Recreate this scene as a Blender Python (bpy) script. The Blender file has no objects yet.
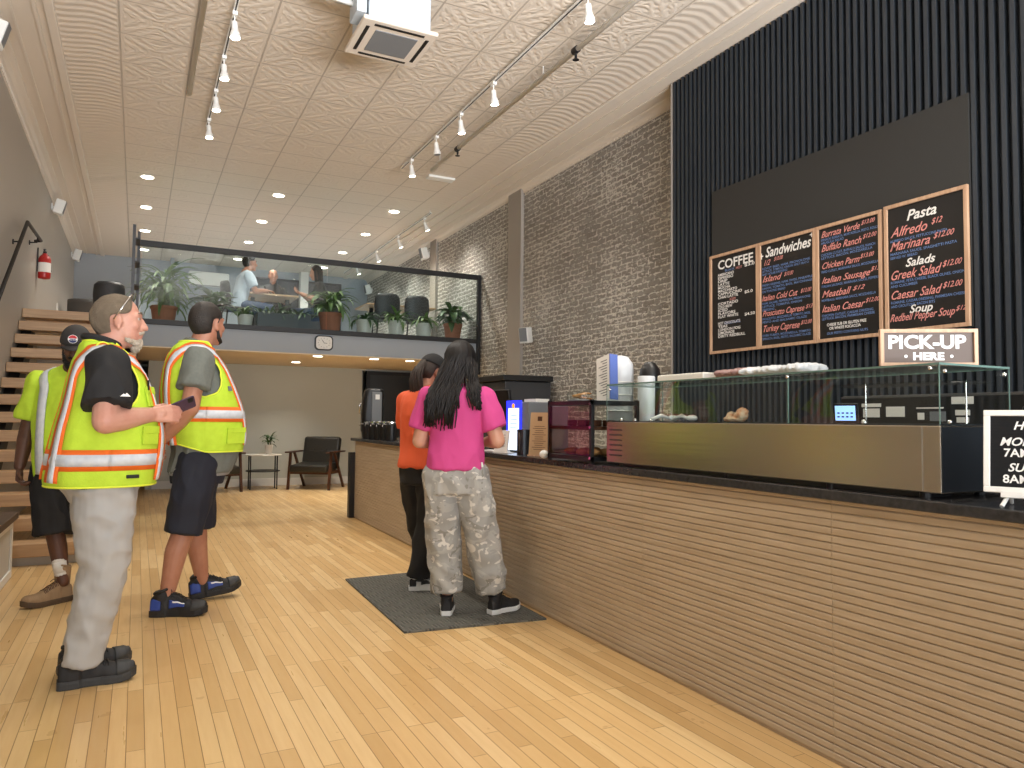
import bpy, bmesh, math, random
from mathutils import Vector, Matrix, Euler, noise
PI = math.pi
R = math.radians
random.seed(7)
scene = bpy.context.scene
C = scene.collection

# ---------------------------------------------------------------- camera
cd = bpy.data.cameras.new('camera')
cam = bpy.data.objects.new('camera', cd)
C.objects.link(cam)
cd.sensor_width = 36.0
cd.lens = 739.63 / 1024 * 36.0
cd.clip_start = 0.05
cd.clip_end = 80
M3 = Matrix(((0.89203553, -0.02987679, -0.45097671), (-0.45187086, -0.03855965, -0.89124962), (0.00923817, 0.99880956, -0.04789702)))
# the camera looks along its own -Z: the room's depth is world +Y
M3 = Matrix([[M3[0][0], M3[0][1], M3[0][2]], [M3[1][0], M3[1][1], M3[1][2]], [M3[2][0], M3[2][1], M3[2][2]]])
cam.matrix_world = Matrix.Translation((0, 0, 1.22)) @ M3.to_4x4()
scene.camera = cam

# ---------------------------------------------------------------- light and exposure
scene.view_settings.view_transform = 'Standard'
scene.view_settings.look = 'None'
scene.view_settings.gamma = 1
scene.view_settings.use_curve_mapping = False
scene.view_settings.exposure = 0.12
world = bpy.data.worlds.new('world')
scene.world = world
world.use_nodes = True
world.node_tree.nodes['Background'].inputs[0].default_value = (0.75, 0.87, 1.0, 1)
world.node_tree.nodes['Background'].inputs[1].default_value = 1.0

def lamp(name, kind, loc, energy, color=(1, 1, 1), size=0.1, size_y=None, rot=(0, 0, 0), spot=None, blend=0.5):
    l = bpy.data.lights.new(name, kind)
    l.energy = energy
    l.color = color
    if kind == 'AREA':
        l.size = size
        if size_y:
            l.shape = 'RECTANGLE'
            l.size_y = size_y
    else:
        l.shadow_soft_size = size
    if kind == 'SPOT':
        l.spot_size = spot
        l.spot_blend = blend
    o = bpy.data.objects.new(name, l)
    C.objects.link(o)
    o.location = loc
    o.rotation_euler = rot
    return o

# daylight through the street windows behind the photographer
lamp('street_daylight', 'AREA', (1.9, -3.35, 2.25), 170, (0.96, 0.98, 1.0), 5.4, 3.6, (R(90), 0, 0))
# added unseen fill lamp, aimed up to brighten the ceiling
pb = lamp('ceiling_fill', 'AREA', (1.9, -3.3, 0.95), 310, (0.98, 0.98, 1.0), 5.4, 1.1, (R(124), 0, 0))
pb.data.spread = R(76)

# ---------------------------------------------------------------- materials
def lin(c):
    return tuple(((x / 255) / 12.92 if x / 255 <= 0.04045 else ((x / 255 + 0.055) / 1.055) ** 2.4) for x in c)

def mat(name, rgb, rough=0.6, metal=0.0, spec=0.5, var=None, bump=None, emit=None, trans=0.0, aniso=None, coord='Object'):
    """var=(scale, rgb2, contrast, stretch) mixes a second colour by noise; bump=(scale, strength, stretch)"""
    m = bpy.data.materials.new(name)
    m.use_nodes = True
    nt = m.node_tree
    b = nt.nodes['Principled BSDF']
    b.inputs['Base Color'].default_value = (*lin(rgb), 1)
    b.inputs['Roughness'].default_value = rough
    b.inputs['Metallic'].default_value = metal
    b.inputs['Specular IOR Level'].default_value = spec
    b.inputs['Transmission Weight'].default_value = trans
    tc = nt.nodes.new('ShaderNodeTexCoord')
    def nz(scale, stretch, detail=3):
        mp = nt.nodes.new('ShaderNodeMapping')
        mp.inputs['Scale'].default_value = stretch
        nt.links.new(tc.outputs[coord], mp.inputs[0])
        n = nt.nodes.new('ShaderNodeTexNoise')
        n.inputs['Scale'].default_value = scale
        n.inputs['Detail'].default_value = detail
        nt.links.new(mp.outputs[0], n.inputs[0])
        return n
    if var:
        sc, rgb2, con = var[:3]
        st = var[3] if len(var) > 3 else (1, 1, 1)
        n = nz(sc, st)
        r = nt.nodes.new('ShaderNodeMapRange')
        r.inputs[1].default_value = 0.5 - con
        r.inputs[2].default_value = 0.5 + con
        nt.links.new(n.outputs[0], r.inputs[0])
        mx = nt.nodes.new('ShaderNodeMix')
        mx.data_type = 'RGBA'
        mx.inputs[6].default_value = (*lin(rgb), 1)
        mx.inputs[7].default_value = (*lin(rgb2), 1)
        nt.links.new(r.outputs[0], mx.inputs[0])
        nt.links.new(mx.outputs[2], b.inputs['Base Color'])
    if bump:
        st = bump[2] if len(bump) > 2 else (1, 1, 1)
        n = nz(bump[0], st)
        bp = nt.nodes.new('ShaderNodeBump')
        bp.inputs['Strength'].default_value = bump[1]
        bp.inputs['Distance'].default_value = 0.01
        nt.links.new(n.outputs[0], bp.inputs['Height'])
        nt.links.new(bp.outputs[0], b.inputs['Normal'])
    if emit:
        b.inputs['Emission Color'].default_value = (*lin(emit[0]), 1)
        b.inputs['Emission Strength'].default_value = emit[1]
    return m

def N(m, kind, **kw):
    n = m.node_tree.nodes.new(kind)
    for k, v in kw.items():
        if k.startswith('i_'):
            n.inputs[k[2:].replace('_', ' ')].default_value = v
        elif k[0] == 'n' and k[1:].isdigit():
            n.inputs[int(k[1:])].default_value = v
        else:
            setattr(n, k, v)
    return n

def L(m, a, b):
    m.node_tree.links.new(a, b)

def glass_mat(name, tint=(250, 253, 252), refl=1.5):
    m = bpy.data.materials.new(name)
    m.use_nodes = True
    nt = m.node_tree
    nt.nodes.clear()
    out = nt.nodes.new('ShaderNodeOutputMaterial')
    tr = nt.nodes.new('ShaderNodeBsdfTransparent')
    tr.inputs[0].default_value = (*lin(tint), 1)
    gl = nt.nodes.new('ShaderNodeBsdfGlossy')
    gl.inputs['Roughness'].default_value = 0.02
    lw = nt.nodes.new('ShaderNodeLayerWeight')
    lw.inputs[0].default_value = 0.5
    pw = nt.nodes.new('ShaderNodeMath'); pw.operation = 'POWER'; pw.inputs[1].default_value = 4.5
    fr = nt.nodes.new('ShaderNodeMath'); fr.operation = 'MULTIPLY_ADD'; fr.inputs[1].default_value = 0.7; fr.inputs[2].default_value = 0.03
    nt.links.new(lw.outputs['Facing'], pw.inputs[0])
    nt.links.new(pw.outputs[0], fr.inputs[0])
    mx = nt.nodes.new('ShaderNodeMixShader')
    nt.links.new(fr.outputs[0], mx.inputs[0])
    nt.links.new(tr.outputs[0], mx.inputs[1])
    nt.links.new(gl.outputs[0], mx.inputs[2])
    nt.links.new(mx.outputs[0], out.inputs[0])
    return m

def axes(m, a, b, c=None, offs=(0, 0, 0)):
    """vector made from the object coordinates' components a, b"""
    tc = N(m, 'ShaderNodeTexCoord')
    sp = N(m, 'ShaderNodeSeparateXYZ')
    cb = N(m, 'ShaderNodeCombineXYZ')
    L(m, tc.outputs['Object'], sp.inputs[0])
    L(m, sp.outputs[a], cb.inputs[0])
    L(m, sp.outputs[b], cb.inputs[1])
    return cb.outputs[0], sp

def math_n(m, op, a, b=None, clamp=False):
    n = N(m, 'ShaderNodeMath', operation=op)
    n.use_clamp = clamp
    for i, v in enumerate((a, b)):
        if v is None:
            continue
        if isinstance(v, (int, float)):
            n.inputs[i].default_value = v
        else:
            L(m, v, n.inputs[i])
    return n.outputs[0]

def mixc(m, fac, a, b):
    n = N(m, 'ShaderNodeMix', data_type='RGBA')
    for i, v in ((0, fac), (6, a), (7, b)):
        if isinstance(v, tuple):
            n.inputs[i].default_value = (*lin(v), 1)
        elif isinstance(v, (int, float)):
            n.inputs[i].default_value = v
        else:
            L(m, v, n.inputs[i])
    return n.outputs[2]

def floor_mat():
    m = mat('maple_floor', (210, 176, 124), 0.3, spec=0.5)
    b = m.node_tree.nodes['Principled BSDF']
    v, sp = axes(m, 1, 0)                       # boards run along Y
    br = N(m, 'ShaderNodeTexBrick', i_Scale=1.0, i_Mortar_Size=0.0016, i_Mortar_Smooth=0.1, i_Brick_Width=0.95, i_Row_Height=0.062)
    br.offset = 0.37
    br.offset_frequency = 3
    br.squash = 0.7
    br.squash_frequency = 5
    br.inputs['Color1'].default_value = (0, 0, 0, 1)
    br.inputs['Color2'].default_value = (1, 1, 1, 1)
    br.inputs['Mortar'].default_value = (0.5, 0.5, 0.5, 1)
    br.inputs['Bias'].default_value = 0.0
    L(m, v, br.inputs['Vector'])
    mp = N(m, 'ShaderNodeMapping')
    mp.inputs['Scale'].default_value = (16, 1.2, 1)
    tc = N(m, 'ShaderNodeTexCoord')
    L(m, tc.outputs['Object'], mp.inputs[0])
    no = N(m, 'ShaderNodeTexNoise', i_Scale=2.2, i_Detail=5.0)
    L(m, mp.outputs[0], no.inputs[0])
    nb = N(m, 'ShaderNodeTexNoise', i_Scale=9.0, i_Detail=3.0)
    L(m, tc.outputs['Object'], nb.inputs[0])
    ramp = N(m, 'ShaderNodeValToRGB')
    e = ramp.color_ramp.elements
    e[0].color = (*lin((198, 164, 112)), 1)
    e[1].color = (*lin((230, 202, 152)), 1)
    k = ramp.color_ramp.elements.new(0.45); k.color = (*lin((216, 183, 130)), 1)
    L(m, br.outputs['Color'], ramp.inputs[0])
    c1 = mixc(m, math_n(m, 'MULTIPLY', no.outputs[0], 0.55), ramp.outputs[0], (194, 152, 96))
    spots = math_n(m, 'GREATER_THAN', nb.outputs[0], 0.70)
    c2 = mixc(m, math_n(m, 'MULTIPLY', spots, 0.25), c1, (150, 100, 50))
    c3 = mixc(m, math_n(m, 'MULTIPLY', br.outputs['Fac'], 0.75), c2, (112, 74, 36))
    L(m, c3, b.inputs['Base Color'])
    r = math_n(m, 'ADD', math_n(m, 'MULTIPLY', no.outputs[0], 0.18), 0.22)
    L(m, r, b.inputs['Roughness'])
    bp = N(m, 'ShaderNodeBump', i_Strength=0.25, i_Distance=0.002)
    h = math_n(m, 'SUBTRACT', math_n(m, 'MULTIPLY', no.outputs[0], 0.3), br.outputs['Fac'])
    L(m, h, bp.inputs['Height'])
    L(m, bp.outputs[0], b.inputs['Normal'])
    return m

def tin_mat():
    m = mat('pressed_tin', (222, 211, 196), 0.45, spec=0.4)
    b = m.node_tree.nodes['Principled BSDF']
    v, sp = axes(m, 0, 1)
    T = 0.6
    def tile(o, off):                            # distance 0..1 within a tile
        a = math_n(m, 'DIVIDE', math_n(m, 'SUBTRACT', o, off), T)
        return math_n(m, 'FRACT', math_n(m, 'ADD', a, 100))
    u, w = tile(sp.outputs[0], -0.24), tile(sp.outputs[1], 0.17)
    uc, wc = math_n(m, 'SUBTRACT', u, 0.5), math_n(m, 'SUBTRACT', w, 0.5)
    au, aw = math_n(m, 'ABSOLUTE', uc), math_n(m, 'ABSOLUTE', wc)
    edge = math_n(m, 'MAXIMUM', au, aw)
    seam = math_n(m, 'GREATER_THAN', edge, 0.487)
    bead = math_n(m, 'MULTIPLY', math_n(m, 'GREATER_THAN', edge, 0.45), 0.5)
    # embossed leaf-like swirls: folded, warped rings around two centres of a tile
    cb = N(m, 'ShaderNodeCombineXYZ')
    L(m, au, cb.inputs[0]); L(m, aw, cb.inputs[1])
    nz = N(m, 'ShaderNodeTexNoise', i_Scale=3.0, i_Detail=1.0)
    L(m, cb.outputs[0], nz.inputs[0])
    r1 = math_n(m, 'SQRT', math_n(m, 'ADD', math_n(m, 'POWER', math_n(m, 'SUBTRACT', au, 0.5), 2), math_n(m, 'POWER', aw, 2)))
    r2 = math_n(m, 'SQRT', math_n(m, 'ADD', math_n(m, 'POWER', au, 2), math_n(m, 'POWER', math_n(m, 'SUBTRACT', aw, 0.5), 2)))
    r3 = math_n(m, 'SQRT', math_n(m, 'ADD', math_n(m, 'POWER', au, 2), math_n(m, 'POWER', aw, 2)))
    w1 = math_n(m, 'SINE', math_n(m, 'ADD', math_n(m, 'MULTIPLY', r1, 42), math_n(m, 'MULTIPLY', nz.outputs[0], 10)))
    w2 = math_n(m, 'SINE', math_n(m, 'ADD', math_n(m, 'MULTIPLY', r2, 42), math_n(m, 'MULTIPLY', nz.outputs[0], 10)))
    w3 = math_n(m, 'SINE', math_n(m, 'MULTIPLY', r3, 50))
    h = math_n(m, 'MAXIMUM', math_n(m, 'MAXIMUM', w1, w2), math_n(m, 'MULTIPLY', w3, 0.4))
    fade = math_n(m, 'LESS_THAN', edge, 0.44)
    h = math_n(m, 'MULTIPLY', h, math_n(m, 'MULTIPLY', fade, 0.55))
    h = math_n(m, 'ADD', h, bead)
    h = math_n(m, 'SUBTRACT', h, math_n(m, 'MULTIPLY', seam, 1.2))
    # side zones: ribbed border panels on the outer strips
    rib = math_n(m, 'SINE', math_n(m, 'ADD', math_n(m, 'MULTIPLY', sp.outputs[1], 62), math_n(m, 'MULTIPLY', math_n(m, 'SINE', math_n(m, 'MULTIPLY', sp.outputs[0], 11)), 2.4)))
    zl = math_n(m, 'MULTIPLY', math_n(m, 'LESS_THAN', sp.outputs[0], -0.26), math_n(m, 'GREATER_THAN', sp.outputs[0], -0.72))
    zr = math_n(m, 'MULTIPLY', math_n(m, 'GREATER_THAN', sp.outputs[0], 3.98), math_n(m, 'LESS_THAN', sp.outputs[0], 4.42))
    zone = math_n(m, 'ADD', zl, zr, True)
    outer = math_n(m, 'ADD', math_n(m, 'LESS_THAN', sp.outputs[0], -0.26), math_n(m, 'GREATER_THAN', sp.outputs[0], 3.98), True)
    h = math_n(m, 'ADD', math_n(m, 'MULTIPLY', h, math_n(m, 'SUBTRACT', 1.0, outer)), math_n(m, 'MULTIPLY', zone, math_n(m, 'MULTIPLY', rib, 0.3)))
    bp = N(m, 'ShaderNodeBump', i_Strength=0.75, i_Distance=0.009)
    L(m, h, bp.inputs['Height'])
    L(m, bp.outputs[0], b.inputs['Normal'])
    c = mixc(m, math_n(m, 'MULTIPLY', math_n(m, 'MULTIPLY', seam, 0.45), math_n(m, 'SUBTRACT', 1.0, outer)), (222, 211, 196), (118, 102, 84))
    L(m, c, b.inputs['Base Color'])
    return m

def brick_mat():
    m = mat('painted_brick', (112, 105, 98), 0.55, spec=0.45)
    b = m.node_tree.nodes['Principled BSDF']
    v, sp = axes(m, 1, 2)
    wn = N(m, 'ShaderNodeTexNoise', i_Scale=9.0, i_Detail=3.0)
    L(m, v, wn.inputs[0])
    va = N(m, 'ShaderNodeVectorMath', operation='MULTIPLY_ADD')
    L(m, wn.outputs['Color'], va.inputs[0])
    va.inputs[1].default_value = (0.09, 0.055, 0)
    L(m, v, va.inputs[2])
    br = N(m, 'ShaderNodeTexBrick', i_Scale=1.0, i_Mortar_Size=0.011, i_Mortar_Smooth=0.5, i_Brick_Width=0.21, i_Row_Height=0.068)
    br.inputs['Color1'].default_value = (*lin((156, 152, 145)), 1)
    br.inputs['Color2'].default_value = (*lin((138, 132, 124)), 1)
    br.inputs['Mortar'].default_value = (*lin((148, 144, 137)), 1)
    L(m, va.outputs[0], br.inputs['Vector'])
    # worn pale paint and plaster left along the joints
    mp = N(m, 'ShaderNodeMapping')
    mp.inputs['Scale'].default_value = (1.0, 1.9, 1)
    L(m, v, mp.inputs[0])
    n1 = N(m, 'ShaderNodeTexNoise', i_Scale=15.0, i_Detail=8.0, i_Roughness=0.72)
    L(m, mp.outputs[0], n1.inputs[0])
    n2 = N(m, 'ShaderNodeTexNoise', i_Scale=1.6, i_Detail=2.0)
    L(m, v, n2.inputs[0])
    near = math_n(m, 'MULTIPLY', br.outputs['Fac'], 0.115)
    s = math_n(m, 'ADD', math_n(m, 'ADD', n1.outputs[0], near), math_n(m, 'MULTIPLY', n2.outputs[0], 0.24))
    chip = N(m, 'ShaderNodeMapRange', n1=0.665, n2=0.72)
    L(m, s, chip.inputs[0])
    c = mixc(m, math_n(m, 'MULTIPLY', chip.outputs[0], 0.9), br.outputs['Color'], (232, 228, 220))
    L(m, c, b.inputs['Base Color'])
    bp = N(m, 'ShaderNodeBump', i_Strength=1.0, i_Distance=0.016)
    h = math_n(m, 'SUBTRACT', math_n(m, 'MULTIPLY', n1.outputs[0], 1.2), br.outputs['Fac'])
    L(m, h, bp.inputs['Height'])
    L(m, bp.outputs[0], b.inputs['Normal'])
    return m

def wood_mat(name, a, bcol, axis=1, scale=1.0, rough=0.5, strength=1.0):
    st = [9, 9, 9]
    st[axis] = 0.6
    m = mat(name, a, rough, var=(3.0 * scale, bcol, 0.22, tuple(st)), bump=(30, 0.05, tuple(st)))
    return m

def mat_mat():
    m = mat('ribbed_mat', (100, 100, 96), 0.95, spec=0.1)
    b = m.node_tree.nodes['Principled BSDF']
    v, sp = axes(m, 0, 1)
    ck = N(m, 'ShaderNodeTexChecker', i_Scale=14.0)
    L(m, v, ck.inputs[0])
    wa = math_n(m, 'SINE', math_n(m, 'MULTIPLY', sp.outputs[0], 260))
    wb = math_n(m, 'SINE', math_n(m, 'MULTIPLY', sp.outputs[1], 260))
    f = ck.outputs['Fac']
    h = math_n(m, 'ADD', math_n(m, 'MULTIPLY', wa, f), math_n(m, 'MULTIPLY', wb, math_n(m, 'SUBTRACT', 1.0, f)))
    bp = N(m, 'ShaderNodeBump', i_Strength=0.8, i_Distance=0.006)
    L(m, h, bp.inputs['Height'])
    L(m, bp.outputs[0], b.inputs['Normal'])
    c = mixc(m, math_n(m, 'ADD', math_n(m, 'MULTIPLY', h, 0.3), 0.5), (80, 80, 76), (122, 121, 115))
    L(m, c, b.inputs['Base Color'])
    return m

def camo_mat():
    m = mat('camo_cloth', (162, 160, 156), 0.85, spec=0.2)
    b = m.node_tree.nodes['Principled BSDF']
    tc = N(m, 'ShaderNodeTexCoord')
    def nz(s, off):
        mp = N(m, 'ShaderNodeMapping')
        mp.inputs['Location'].default_value = (off, off, off)
        mp.inputs['Scale'].default_value = (1.1, 1.1, 1.5)
        L(m, tc.outputs['Object'], mp.inputs[0])
        n = N(m, 'ShaderNodeTexNoise', i_Scale=s, i_Detail=2.0, i_Distortion=1.2)
        L(m, mp.outputs[0], n.inputs[0])
        return n.outputs[0]
    c = mixc(m, math_n(m, 'GREATER_THAN', nz(8, 3), 0.53), (158, 158, 155), (170, 169, 165))
    c = mixc(m, math_n(m, 'GREATER_THAN', nz(9, 9), 0.62), c, (140, 138, 132))
    c = mixc(m, math_n(m, 'GREATER_THAN', nz(12, 17), 0.60), c, (206, 203, 196))
    L(m, c, b.inputs['Base Color'])
    return m

M = {}
M['floor'] = floor_mat()
M['tin'] = tin_mat()
M['tin_plain'] = mat('painted_tin_plain', (222, 212, 198), 0.5, bump=(40, 0.15))
M['brick'] = brick_mat()
M['brick_plain'] = mat('smooth_painted_pier', (160, 153, 144), 0.6, bump=(20, 0.2))
M['grey_wall'] = mat('grey_paint', (176, 171, 163), 0.42, bump=(6, 0.08))
M['blue_grey'] = mat('blue_grey_paint', (158, 165, 172), 0.6)
M['green_grey'] = mat('green_grey_paint', (190, 192, 182), 0.6)
M['soffit'] = mat('warm_tinted_soffit', (226, 208, 180), 0.6)  # warm lamp and floor light put into the tan base colour
M['white_trim'] = mat('white_trim', (226, 225, 220), 0.5)
M['dark_door'] = mat('dark_door', (42, 46, 50), 0.4)
M['black'] = mat('black_paint', (22, 22, 23), 0.5)
M['slate'] = mat('slate_slats', (44, 50, 57), 0.55)
M['slate_back'] = mat('slate_recess', (26, 30, 35), 0.8)
M['charcoal'] = mat('charcoal_board', (44, 44, 43), 0.6)
M['chalk'] = mat('chalkboard', (22, 20, 19), 0.5, var=(3, (30, 27, 25), 0.3))
M['pine'] = wood_mat('pale_pine', (205, 170, 140), (180, 142, 112), 2, 2)
M['tread'] = wood_mat('pale_oak_tread', (196, 162, 124), (172, 138, 102), 0, 1.5, 0.4)
M['slatwood'] = wood_mat('oak_veneer', (188, 170, 146), (170, 150, 124), 1, 1.2, 0.45)
M['slatseam'] = mat('pale_seam', (206, 186, 152), 0.6)
M['grooveback'] = mat('groove_backing_board', (178, 158, 132), 0.8)  # plain wood backing behind the slats
M['slab'] = mat('black_stone', (38, 38, 40), 0.25, var=(60, (58, 58, 60), 0.2))
M['steel'] = mat('brushed_steel', (190, 180, 165), 0.24, 1.0, bump=(40, 0.06, (1, 0.05, 1)))
M['steel_dark'] = mat('dark_steel', (75, 80, 86), 0.35, 0.9)
M['unit_grey'] = mat('unit_grey_enamel', (184, 194, 202), 0.4)
M['chrome'] = mat('chrome', (215, 215, 215), 0.15, 1.0)
M['glass'] = glass_mat('clear_glass')
M['rail_glass'] = glass_mat('railing_glass', (240, 246, 246))
M['tinted'] = glass_mat('tinted_acrylic', (226, 212, 210))
M['glass_edge'] = mat('green_glass_edge', (120, 150, 142), 0.2, trans=0.3)
M['white_metal'] = mat('white_enamel', (232, 232, 228), 0.35)
M['white'] = mat('white_plastic', (236, 236, 232), 0.4)
M['white_paper'] = mat('white_paper', (228, 226, 220), 0.8)
M['kraft'] = mat('kraft_paper', (190, 158, 120), 0.8)
M['black_plastic'] = mat('black_plastic', (20, 20, 22), 0.35)
M['dark_grey'] = mat('dark_grey_plastic', (58, 60, 64), 0.4)
M['mid_grey'] = mat('mid_grey_plastic', (120, 124, 128), 0.5)
M['lamp_glow'] = mat('lamp_lens', (255, 255, 255), 0.5, emit=((255, 240, 218), 14))
M['leather'] = mat('black_leather', (40, 39, 35), 0.35, bump=(28, 0.25))
M['walnut'] = wood_mat('walnut', (88, 52, 32), (62, 36, 22), 2, 2, 0.4)
M['leaf'] = mat('leaf_green', (66, 98, 48), 0.45, var=(9, (112, 140, 72), 0.2))
M['leaf_dark'] = mat('leaf_dark_green', (44, 74, 40), 0.45, var=(9, (78, 108, 58), 0.2))
M['terracotta'] = mat('terracotta', (156, 98, 72), 0.8)
M['pot_white'] = mat('white_ceramic', (205, 200, 190), 0.4)
M['soil'] = mat('potting_soil', (48, 34, 24), 0.95)
M['red'] = mat('extinguisher_red', (168, 32, 30), 0.35)
M['mat'] = mat_mat()
M['camo'] = camo_mat()
M['chair_black'] = mat('black_shell', (30, 31, 33), 0.5)
M['tub_grey'] = mat('grey_upholstery', (82, 80, 78), 0.85)
M['screen'] = mat('lit_screen', (150, 190, 235), 0.3, emit=((150, 190, 240), 1.3))
M['skin_a'] = mat('skin_ruddy', (204, 158, 138), 0.5, var=(14, (192, 132, 114), 0.3), bump=(90, 0.06))
M['skin_b'] = mat('skin_tan', (186, 134, 110), 0.5, var=(14, (172, 116, 92), 0.3))
M['skin_c'] = mat('skin_dark', (84, 54, 40), 0.5, var=(14, (98, 64, 48), 0.3))
M['skin_d'] = mat('skin_light', (208, 160, 136), 0.5, var=(14, (196, 142, 118), 0.3))
M['eye'] = mat('eye_white', (170, 158, 150), 0.6)
M['iris'] = mat('eye_iris', (52, 40, 32), 0.2)
M['hivis'] = mat('hi_vis_lime', (196, 228, 68), 0.75, spec=0.2, var=(24, (184, 216, 60), 0.25), bump=(130, 0.12))
M['hivis_trim'] = mat('hi_vis_piping', (232, 246, 72), 0.7)
M['hivis_orange'] = mat('hi_vis_orange', (240, 112, 32), 0.7)
M['reflect'] = mat('silver_reflective', (214, 220, 226), 0.4, var=(30, (196, 204, 214), 0.2))
M['hair_grey'] = mat('hair_grey_brown', (142, 128, 108), 0.75, var=(14, (108, 94, 78), 0.3, (3, 1, 1)), bump=(150, 1.0, (1, 3, 1)))
M['hair_dark'] = mat('hair_dark_brown', (30, 25, 22), 0.65, var=(30, (42, 35, 30), 0.2), bump=(120, 0.4))
M['hair_black'] = mat('hair_black', (13, 11, 11), 0.5, spec=0.35, var=(30, (26, 21, 20), 0.2))
M['hair_brown'] = mat('hair_brown', (46, 35, 28), 0.6)
M['beard'] = mat('beard_white', (196, 186, 170), 0.8, bump=(120, 0.6), var=(40, (160, 146, 128), 0.2))
M['black_cloth'] = mat('black_jersey', (26, 26, 28), 0.8, bump=(200, 0.1))
M['grey_cloth'] = mat('heather_grey', (104, 108, 102), 0.85, var=(60, (112, 116, 110), 0.3))
M['grey_cloth_light'] = mat('light_grey_hem', (140, 140, 140), 0.85)
M['navy'] = mat('navy_twill', (30, 33, 46), 0.8)
M['grey_trouser'] = mat('pale_grey_twill', (186, 186, 184), 0.8, var=(3, (174, 174, 174), 0.3))
M['pink'] = mat('pink_jersey', (200, 68, 134), 0.8, bump=(160, 0.1))
M['orange'] = mat('orange_jersey', (222, 94, 54), 0.8, bump=(160, 0.1))
M['tee_pale'] = mat('pale_blue_tee', (186, 196, 208), 0.85)
M['denim'] = mat('denim', (62, 78, 104), 0.85)
M['shoe_black'] = mat('shoe_black', (32, 32, 34), 0.6)
M['sole_dark'] = mat('sole_dark', (58, 60, 62), 0.6)
M['shoe_blue'] = mat('shoe_blue', (44, 70, 150), 0.5)
M['sole_white'] = mat('sole_white', (232, 232, 230), 0.5)
M['shoe_white'] = mat('shoe_white', (226, 226, 224), 0.5)
M['boot'] = mat('tan_suede', (150, 124, 94), 0.85, bump=(60, 0.2))
M['boot_sole'] = mat('boot_sole', (84, 66, 48), 0.7)
M['sock'] = mat('white_sock', (225, 222, 215), 0.9)
M['cap_grey'] = mat('charcoal_cap', (50, 48, 48), 0.8)
M['paint_red'] = mat('badge_red', (196, 34, 44), 0.5)
M['paint_white'] = mat('mark_white', (240, 240, 238), 0.6)
M['paint_blue'] = mat('badge_blue', (36, 50, 104), 0.5)
M['chalk_white'] = mat('chalk_ink_white', (236, 234, 230), 0.8)
M['chalk_pink'] = mat('chalk_ink_pink', (224, 148, 140), 0.8)
M['chalk_blue'] = mat('chalk_ink_blue', (104, 132, 182), 0.8)
M['sign_brown'] = mat('brown_sign_face', (104, 92, 86), 0.7)
M['felt'] = mat('black_felt', (24, 24, 26), 0.95)
M['pastry'] = mat('pastry', (206, 160, 104), 0.8, var=(20, (170, 112, 60), 0.2))
M['pastry_dark'] = mat('brownie', (110, 62, 34), 0.8, var=(20, (80, 44, 26), 0.2))
M['cream_food'] = mat('cream_topping', (232, 208, 176), 0.6, var=(30, (206, 130, 80), 0.15))
M['bag'] = mat('clear_bag', (216, 220, 224), 0.3, bump=(14, 0.9))
M['bag_meat'] = mat('wrapped_meat', (150, 116, 112), 0.4, bump=(16, 0.8))
M['cabinet_white'] = mat('cabinet_white', (188, 186, 180), 0.5)
M['brown_top'] = wood_mat('dark_brown_top', (74, 58, 46), (60, 46, 36), 1, 2)
M['led_blue'] = mat('blue_led_frame', (40, 50, 220), 0.4, emit=((40, 50, 255), 1.6))
M['led_white'] = mat('lit_cooler', (220, 235, 255), 0.4, emit=((205, 225, 255), 1.5))
M['logo_yellow'] = mat('logo_yellow', (240, 180, 50), 0.5, emit=((240, 170, 40), 0.6))

# ---------------------------------------------------------------- geometry helpers
def box(bm, x0, x1, y0, y1, z0, z1):
    v = [bm.verts.new(p) for p in ((x0, y0, z0), (x1, y0, z0), (x1, y1, z0), (x0, y1, z0), (x0, y0, z1), (x1, y0, z1), (x1, y1, z1), (x0, y1, z1))]
    for f in ((0, 3, 2, 1), (4, 5, 6, 7), (0, 1, 5, 4), (1, 2, 6, 5), (2, 3, 7, 6), (3, 0, 4, 7)):
        bm.faces.new([v[i] for i in f])
    return v

def obox(bm, c, s, rot=(0, 0, 0)):
    v = box(bm, -s[0] / 2, s[0] / 2, -s[1] / 2, s[1] / 2, -s[2] / 2, s[2] / 2)
    m = Matrix.Translation(c) @ Euler(rot).to_matrix().to_4x4()
    for x in v:
        x.co = m @ x.co

def skin_rings(bm, rings, cap=True, closed=False):
    vs = [[bm.verts.new(p) for p in r] for r in rings]
    n = len(vs[0])
    m = len(vs)
    for i in range(m if closed else m - 1):
        a, b = vs[i], vs[(i + 1) % m]
        for j in range(n):
            k = (j + 1) % n
            bm.faces.new((a[j], a[k], b[k], b[j]))
    if cap and not closed:
        bm.faces.new(list(reversed(vs[0])))
        bm.faces.new(vs[-1])
    return vs

def frame_of(d):
    d = Vector(d).normalized()
    a = Vector((0, 0, 1)) if abs(d.z) < 0.9 else Vector((1, 0, 0))
    u = d.cross(a).normalized()
    v = d.cross(u).normalized()
    return u, v

def cyl(bm, a, b, r0, r1=None, n=16):
    r1 = r0 if r1 is None else r1
    a, b = Vector(a), Vector(b)
    u, v = frame_of(b - a)
    rings = [[c + (u * math.cos(2 * PI * i / n) + v * math.sin(2 * PI * i / n)) * r for i in range(n)] for c, r in ((a, r0), (b, r1))]
    rings = [list(reversed(r)) for r in rings]
    skin_rings(bm, rings)

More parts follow.
